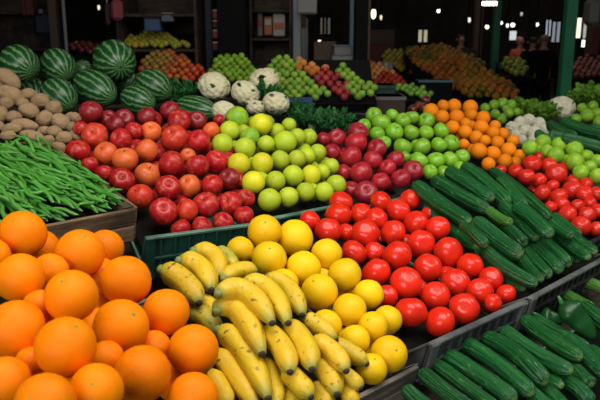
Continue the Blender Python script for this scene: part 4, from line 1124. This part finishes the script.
prop('crate_box', 'dark blue box behind the lemons', 'box', 152, 24, 16, 14, 7.25, .2, 'blue_pack', [('lid', (-.52, -.05, .85), (.52, 1.05, 1), 'navy')])
prop('hanging_cloth', 'dark red cloth hanging at far upper left', 'cloth', 27, 7, 12, 16, 8.0, .05, 'dull_red', [('fold', (-.3, -.6, 0), (-.1, 0, 1), 'dull_red')])
prop('hanging_sack', 'gray bulging sack hanging low at upper left', 'sack', 42, 24, 22, 26, 8.2, .2, 'navy', [('tie', (-.1, -.05, .9), (.1, 0, 1.05), 'gray_metal')], bevel=.06)
prop('hanging_bag', 'pinkish bag hanging near the lemons', 'bag', 116, 10, 12, 20, 7.0, .08, 'pink_pack', [('handle', (-.05, .3, 1), (.05, .6, 1.4), 'white_pack')], bevel=.03)
prop('hanging_bag', 'slim pale bag hanging left of the pinkish one', 'bag', 107, 14, 5, 22, 7.1, .05, 'brown', [('handle', (-.1, .3, 1), (.1, .6, 1.3), 'white_pack')], bevel=.02)
prop('sign_board', 'pale gray rounded board hanging at top centre', 'sign', 307, 4, 20, 20, 6.8, .03, 'sack_gray', [('border', (-.45, -.4, .1), (.45, -.1, .16), 'gray_metal')], bevel=.012)
prop('sack', 'tall grayish sack standing right of the slim dark post', 'sack', 303, 34, 10, 36, 7.4, .25, 'sack_gray', [('tie', (-.3, -.05, .93), (.3, 0, 1.0), 'brown')], bevel=.04, floor=True)
prop('crate_box', 'reddish brown box behind the peaches', 'box', 325, 53, 22, 9, 7.3, .25, 'dull_red', [('flap', (-.5, -.1, .9), (.5, .1, 1.05), 'brown')], floor=True)
prop('storage_bin', 'pale blue bin behind the light green apples', 'bin', 342, 63, 18, 14, 7.0, .3, 'pale_blue', [('rim', (-.55, -.05, .9), (.55, 1.05, 1), 'sack_gray')], floor=True)
prop('storage_bin', 'gray tub on top of the pale blue bin', 'bin', 343, 50.5, 18, 11, 7.05, .25, 'sack_gray', [('rim', (-.55, -.05, .88), (.55, 1.05, 1), 'pale_blue')])
prop('carton', 'gray carton standing right of the brown-edged pillar', 'carton', 386, 66, 14, 7, 8.4, .25, 'sack_gray', [('tape', (-.06, -.02, 0), (.06, 0, 1), 'cream')], floor=True)
prop('crate_box', 'dark red box shelf right of the brown-edged pillar', 'box', 381, 43, 26, 16, 11.5, .3, 'dull_red', [('flap', (-.5, -.1, .9), (.5, .1, 1.05), 'brown')], floor=True)
prop('display_bench', 'dark bench with a pale blue top edge before the far heaps', 'bench', 436, 82, 34, 4, 7.7, .2, 'black_paint', [('edge', (-.51, -.04, .975), (.51, 1.02, 1), 'pale_blue')], floor=True)
prop('produce_crate', 'blue crate side at the left end of the worn-edged table', 'crate', 301, 103, 24, 11, 5.42, .06, 'blue_plastic', [('rim', (-.51, -.03, .8), (.51, 1.03, 1), 'blue_pack')])
prop('storage_bin', 'dark green bin right of the light green apples', 'bin', 386, 88, 20, 5, 6.4, .3, 'green_plastic', [('rim', (-.51, -.03, .975), (.51, 1.03, 1), 'green_plastic')], floor=True)
prop('carton', 'brown-gray carton stack above the dark gap', 'carton', 391, 100, 30, 6, 5.9, .35, 'brown', [('rim', (-.51, -.03, .975), (.51, 1.03, 1), 'sack_gray')], floor=True)

# far end of the hall: lit openings and lamps
def lamp(name, label, px, py, t, kind, w, h, col, power, hang=None):
    plain(name + '_' + label.replace(' ', '_')[:30], col, .5, emit=power); mn = name + '_' + label.replace(' ', '_')[:30]
    k = t / FPX; root = empty(name, at(px, py, t)); tag(root, label, 'lamp')
    bm = bmesh.new()
    if kind == 'tube': box(bm, (-w * k / 2, -.02, -h * k / 2), (w * k / 2, .02, h * k / 2), .01)
    else:
        bmesh.ops.create_uvsphere(bm, u_segments=14, v_segments=10, radius=1)
        for v in bm.verts: v.co = Vector((v.co.x * w * k / 2, v.co.y * w * k / 2, v.co.z * h * k / 2 * (1.15 if v.co.z > 0 else 1)))
    link('tube' if kind == 'tube' else 'bulb', finish(bm, 'bulb', mn), root)
    L = 4.6 - at(px, py, t).z
    bm = bmesh.new(); box(bm, (-.012, -.012, h * k / 2), (.012, .012, L)); link('cord', finish(bm, 'cord', 'black_paint', False), root)
    bm = bmesh.new()
    if kind == 'tube': box(bm, (-w * k / 2 - .02, -.04, h * k / 2), (w * k / 2 + .02, .04, h * k / 2 + .04), .005)
    else: tube(bm, [Vector((0, 0, h * k / 2 * .9)), Vector((0, 0, h * k / 2 + .07))], [.03, .02], 10)
    link('socket', finish(bm, 'socket', 'black_paint', False), root)
WH = (1, .98, .93); WM_ = (1, .85, .6)
lamp('tube_lamp', 'white tube lamp at the top right of centre', 489.5, 3.5, 11, 'tube', 15, 4, WH, 5)
for x, y, w, h, c_, e, t, l in [(373.5, 14, 5, 10, (1, .9, .6), 2.2, 11, 'warm elongated lamp right of the brown-edged pillar'), (381, 17.5, 2.5, 5, WM_, .8, 12, 'small dim lamp just right of the warm elongated one'),
     (319.5, 42, 3.5, 4.5, WM_, 1.6, 9.5, 'small warm lamp above the peaches'), (438.5, 11, 3.2, 3.2, WH, 3, 14, 'round white lamp high above the far heaps'),
     (469, 20, 3.4, 5, WH, .9, 16, 'dim lamp left of the far green post'), (487, 27, 4, 4, WM_, 2.0, 15, 'lamp just left of the far green post'), (501, 23, 3.6, 3.6, WH, 1.6, 16, 'lamp just right of the far green post'),
     (507.5, 25.5, 3, 4, WH, 1.3, 17, 'middle lamp of the cluster right of the green post'), (512.8, 25, 4, 4, WH, 3, 16, 'brightest lamp of the cluster right of the green post'), (537, 24.5, 3.4, 3.4, WH, 2.2, 16, 'lamp above the person in black'),
     (465.5, 53, 4, 5, WH, .5, 13, 'low dim lamp above the far mixed heap'), (478.5, 60, 3.4, 4, WM_, .8, 12, 'low warm lamp between the two dark posts'), (98.8, 7.5, 2.6, 5, WM_, .9, 8.5, 'tiny lamp at upper left beside the pale bag'), (521.5, 14, 2.6, 4, WH, .3, 17, 'faint lamp between the green post and dark post')]:
    lamp('hanging_lamp', l, x, y, t, 'bulb', w, h, c_, e)
def opening(i, px0, px1, y0, y1, t, col, power, bars=2):
    k = t / FPX; a = at(px0, y1, t); b = at(px1, y0, t)
    mn = f'daylight_pane_{i}'; plain(mn, col, .5, emit=power)
    root = empty(f'window_{i}', a); tag(root, kind='structure')
    w, h = b.x - a.x, b.z - a.z
    bm = bmesh.new(); box(bm, (0, 0, 0), (w, .02, h)); link('pane', finish(bm, 'pane', mn, False), root)
    bm = bmesh.new()
    box(bm, (-.05, -.03, -.05), (w + .05, .03, 0)); box(bm, (-.05, -.03, h), (w + .05, .03, h + .05)); box(bm, (-.05, -.03, 0), (0, .03, h)); box(bm, (w, -.03, 0), (w + .05, .03, h))
    for q in range(1, bars): box(bm, (w * q / bars - .02, -.03, 0), (w * q / bars + .02, .03, h))
    link('frame', finish(bm, 'frame', 'black_paint', False), root)
opening(1, 545, 550, 20, 36, 20, (.30, .34, .38), 1.0)
opening(2, 551, 559, 22, 42, 20.2, (.18, .20, .23), 1.0)
opening(3, 574, 580, 18, 38, 20, (.9, .85, .62), 1.2, 1)
opening(4, 582, 588, 22, 40, 20.2, (.30, .33, .32), 1.0, 1)
opening(5, 581, 587, 40, 47, 19.6, (1, .95, .8), 1.8, 1)
opening(6, 589, 593, 26, 34, 20, (.7, .55, .3), 1.0, 1)
opening(7, 509, 516, 31, 40, 19, (.5, .55, .55), 1.0, 1)
opening(8, 418, 427, 30, 42, 15, (.30, .28, .20), 1.0, 2)
opening(9, 320, 330, 18, 34, 12.5, (.07, .06, .045), 1.0, 3)
opening(10, 150, 176, 11, 18, 9.3, (.06, .07, .065), 1.0, 3)
prop('awning_end', 'pale cloth awning corner at the top right edge', 'awning', 597, 12, 12, 26, 9, .3, 'sack_gray', [('hem', (-.5, -.03, 0), (.5, 0, .08), 'brown')], bevel=.05)
prop('stall_cabinet', 'brown cabinet at the right edge beyond the plums', 'cabinet', 596, 40, 8, 30, 12, .3, 'brown', [('door', (-.4, -.03, .05), (.4, 0, .9), 'dull_red')])

# ================= people far off =================
def person(name, label, px, head_py, t, face_dir, coat, hair, skinc, seated=False, coatname='coat', arms='down'):
    """one continuous body, clothing and hair as its children; stands on the floor"""
    h = at(px, head_py, t); x0, y0 = h.x, h.y; H = h.z + .11; s = H / 1.75
    root_rot = face_dir
    def skinmesh(nm, joints, edges, mat, root_i=0, sub=1):
        me = bpy.data.meshes.new(nm); me.from_pydata([tuple(Vector(j[0]) * s) for j in joints], edges, [])
        o = bpy.data.objects.new(nm, me); COL.objects.link(o)
        md = o.modifiers.new('s', 'SKIN'); md.use_smooth_shade = True
        for v, j in zip(me.skin_vertices[0].data, joints): v.radius = (j[1] * s, (j[2] if len(j) > 2 else j[1]) * s)
        me.skin_vertices[0].data[root_i].use_root = True
        o.modifiers.new('u', 'SUBSURF').levels = sub
        bpy.context.view_layer.update()
        ev = o.evaluated_get(bpy.context.evaluated_depsgraph_get()); m2 = bpy.data.meshes.new_from_object(ev)
        bpy.data.objects.remove(o); bpy.data.meshes.remove(me)
        m2.materials.clear(); m2.materials.append(MATS[mat])
        for p in m2.polygons: p.use_smooth = True
        m2.name = nm
        return m2
    f = .22 if arms == 'front' else .0
    J = [((0, 0, .95), .13, .10), ((0, 0, 1.15), .12, .09), ((0, 0, 1.35), .15, .10), ((0, 0, 1.47), .06, .06), ((0, -.01, 1.55), .05, .05), ((0, -.015, 1.63), .085, .095), ((0, -.01, 1.71), .06, .07),
         ((.17, 0, 1.40), .055), ((.23, .01, 1.12), .042), ((.20, -.10 - f, .92 + f), .032), ((.19, -.14 - f, .84 + f), .03, .015),
         ((-.17, 0, 1.40), .055), ((-.23, .01, 1.12), .042), ((-.20, -.10 - f, .92 + f), .032), ((-.19, -.14 - f, .84 + f), .03, .015),
         ((.09, 0, .86), .085), ((.10, -.02, .48), .058), ((.11, .02, .10), .038), ((.11, -.12, .04), .035, .03),
         ((-.09, 0, .86), .085), ((-.10, -.02, .48), .058), ((-.11, .02, .10), .038), ((-.11, -.12, .04), .035, .03)]
    E_ = [(0, 1), (1, 2), (2, 3), (3, 4), (4, 5), (5, 6), (2, 7), (7, 8), (8, 9), (9, 10), (2, 11), (11, 12), (12, 13), (13, 14), (0, 15), (15, 16), (16, 17), (17, 18), (0, 19), (19, 20), (20, 21), (21, 22)]
    for hand, sx in ((10, 1), (14, -1)):
        b = Vector(J[hand][0])
        for q, (dx, L) in enumerate([(-.022, .055), (-.007, .07), (.008, .065), (.022, .05)]):
            J.append((tuple(b + Vector((dx, -.03, -.03))), .009)); J.append((tuple(b + Vector((dx, -.035 - L * .3, -.03 - L * .8))), .007))
            E_ += [(hand, len(J) - 2), (len(J) - 2, len(J) - 1)]
        J.append((tuple(b + Vector((-.03 * sx, -.035, -.02))), .009)); E_.append((hand, len(J) - 1))
    body = link(name, skinmesh(name, J, E_, skinc)); body.location = (x0, y0, 0); body.rotation_euler = (0, 0, face_dir)
    C_ = [((0, 0, .62), .17, .15), ((0, 0, 1.15), .16, .14), ((0, 0, 1.36), .185, .14), ((0, .0, 1.46), .08, .075)]
    Ce = [(0, 1), (1, 2), (2, 3)]
    for i in (7, 8, 9, 11, 12, 13):
        C_.append((J[i][0], J[i][1] + .032))
    Ce += [(2, 4), (4, 5), (5, 6), (2, 7), (7, 8), (8, 9)]
    link(coatname, skinmesh(coatname, C_, Ce, coat), body)
    T_ = [((0, 0, .92), .145, .11)] + [(J[i][0], J[i][1] + .018) for i in (15, 16, 17, 19, 20, 21)]
    link('trousers', skinmesh('trousers', T_, [(0, 1), (1, 2), (2, 3), (0, 4), (4, 5), (5, 6)], 'black_paint'), body)
    hm = skinmesh('hair', [((0, .03, 1.60), .075, .07), ((0, .02, 1.68), .095, .105), ((0, .0, 1.74), .07, .08)], [(0, 1), (1, 2)], hair)
    link('hair', hm, body)
    bm = bmesh.new()
    for sx in (-.033, .033):
        r = bmesh.ops.create_uvsphere(bm, u_segments=8, v_segments=6, radius=.012 * s, matrix=Matrix.Translation(Vector((sx, -.098, 1.645)) * s))
    link('eyes', finish(bm, 'eyes', 'black_paint'), body)
    bm = bmesh.new(); box(bm, Vector((-.012, -.125, 1.60)) * s, Vector((.012, -.09, 1.645)) * s, .004); link('nose', finish(bm, 'nose', skinc), body)
    bm = bmesh.new()
    for sx in (-.112, .092): box(bm, Vector((sx, -.02, 1.60)) * s, Vector((sx + .02, .015, 1.66)) * s, .006)
    link('ears', finish(bm, 'ears', skinc), body)
    tag(body, label, 'person')
    return body
plain('skin_tone', (.30, .15, .10), .6); plain('coat_black', (.003, .003, .005), .95, spec=.1); plain('hair_gray', (.16, .13, .10), .8); plain('hair_dark', (.01, .008, .007), .8); plain('coat_orange', (.45, .08, .03), .8); plain('scarf_pink', (.45, .18, .2), .8)
person('person', 'person in a long black coat walking away down the aisle, grayish hair', 544.5, 41, 11.5, R_(170), 'coat_black', 'hair_gray', 'skin_tone')
person('person', 'smaller dark figure close on the left of the gray-haired person', 533, 43, 12.2, R_(150), 'coat_black', 'hair_dark', 'skin_tone')
person('person', 'far figure in an orange top with a pink head scarf', 520, 42, 13.5, R_(20), 'coat_orange', 'scarf_pink', 'skin_tone', arms='front')
person('person', 'dim figure in dark clothes behind the far heaps', 461, 40, 13, R_(10), 'coat_black', 'hair_dark', 'skin_tone', arms='front')
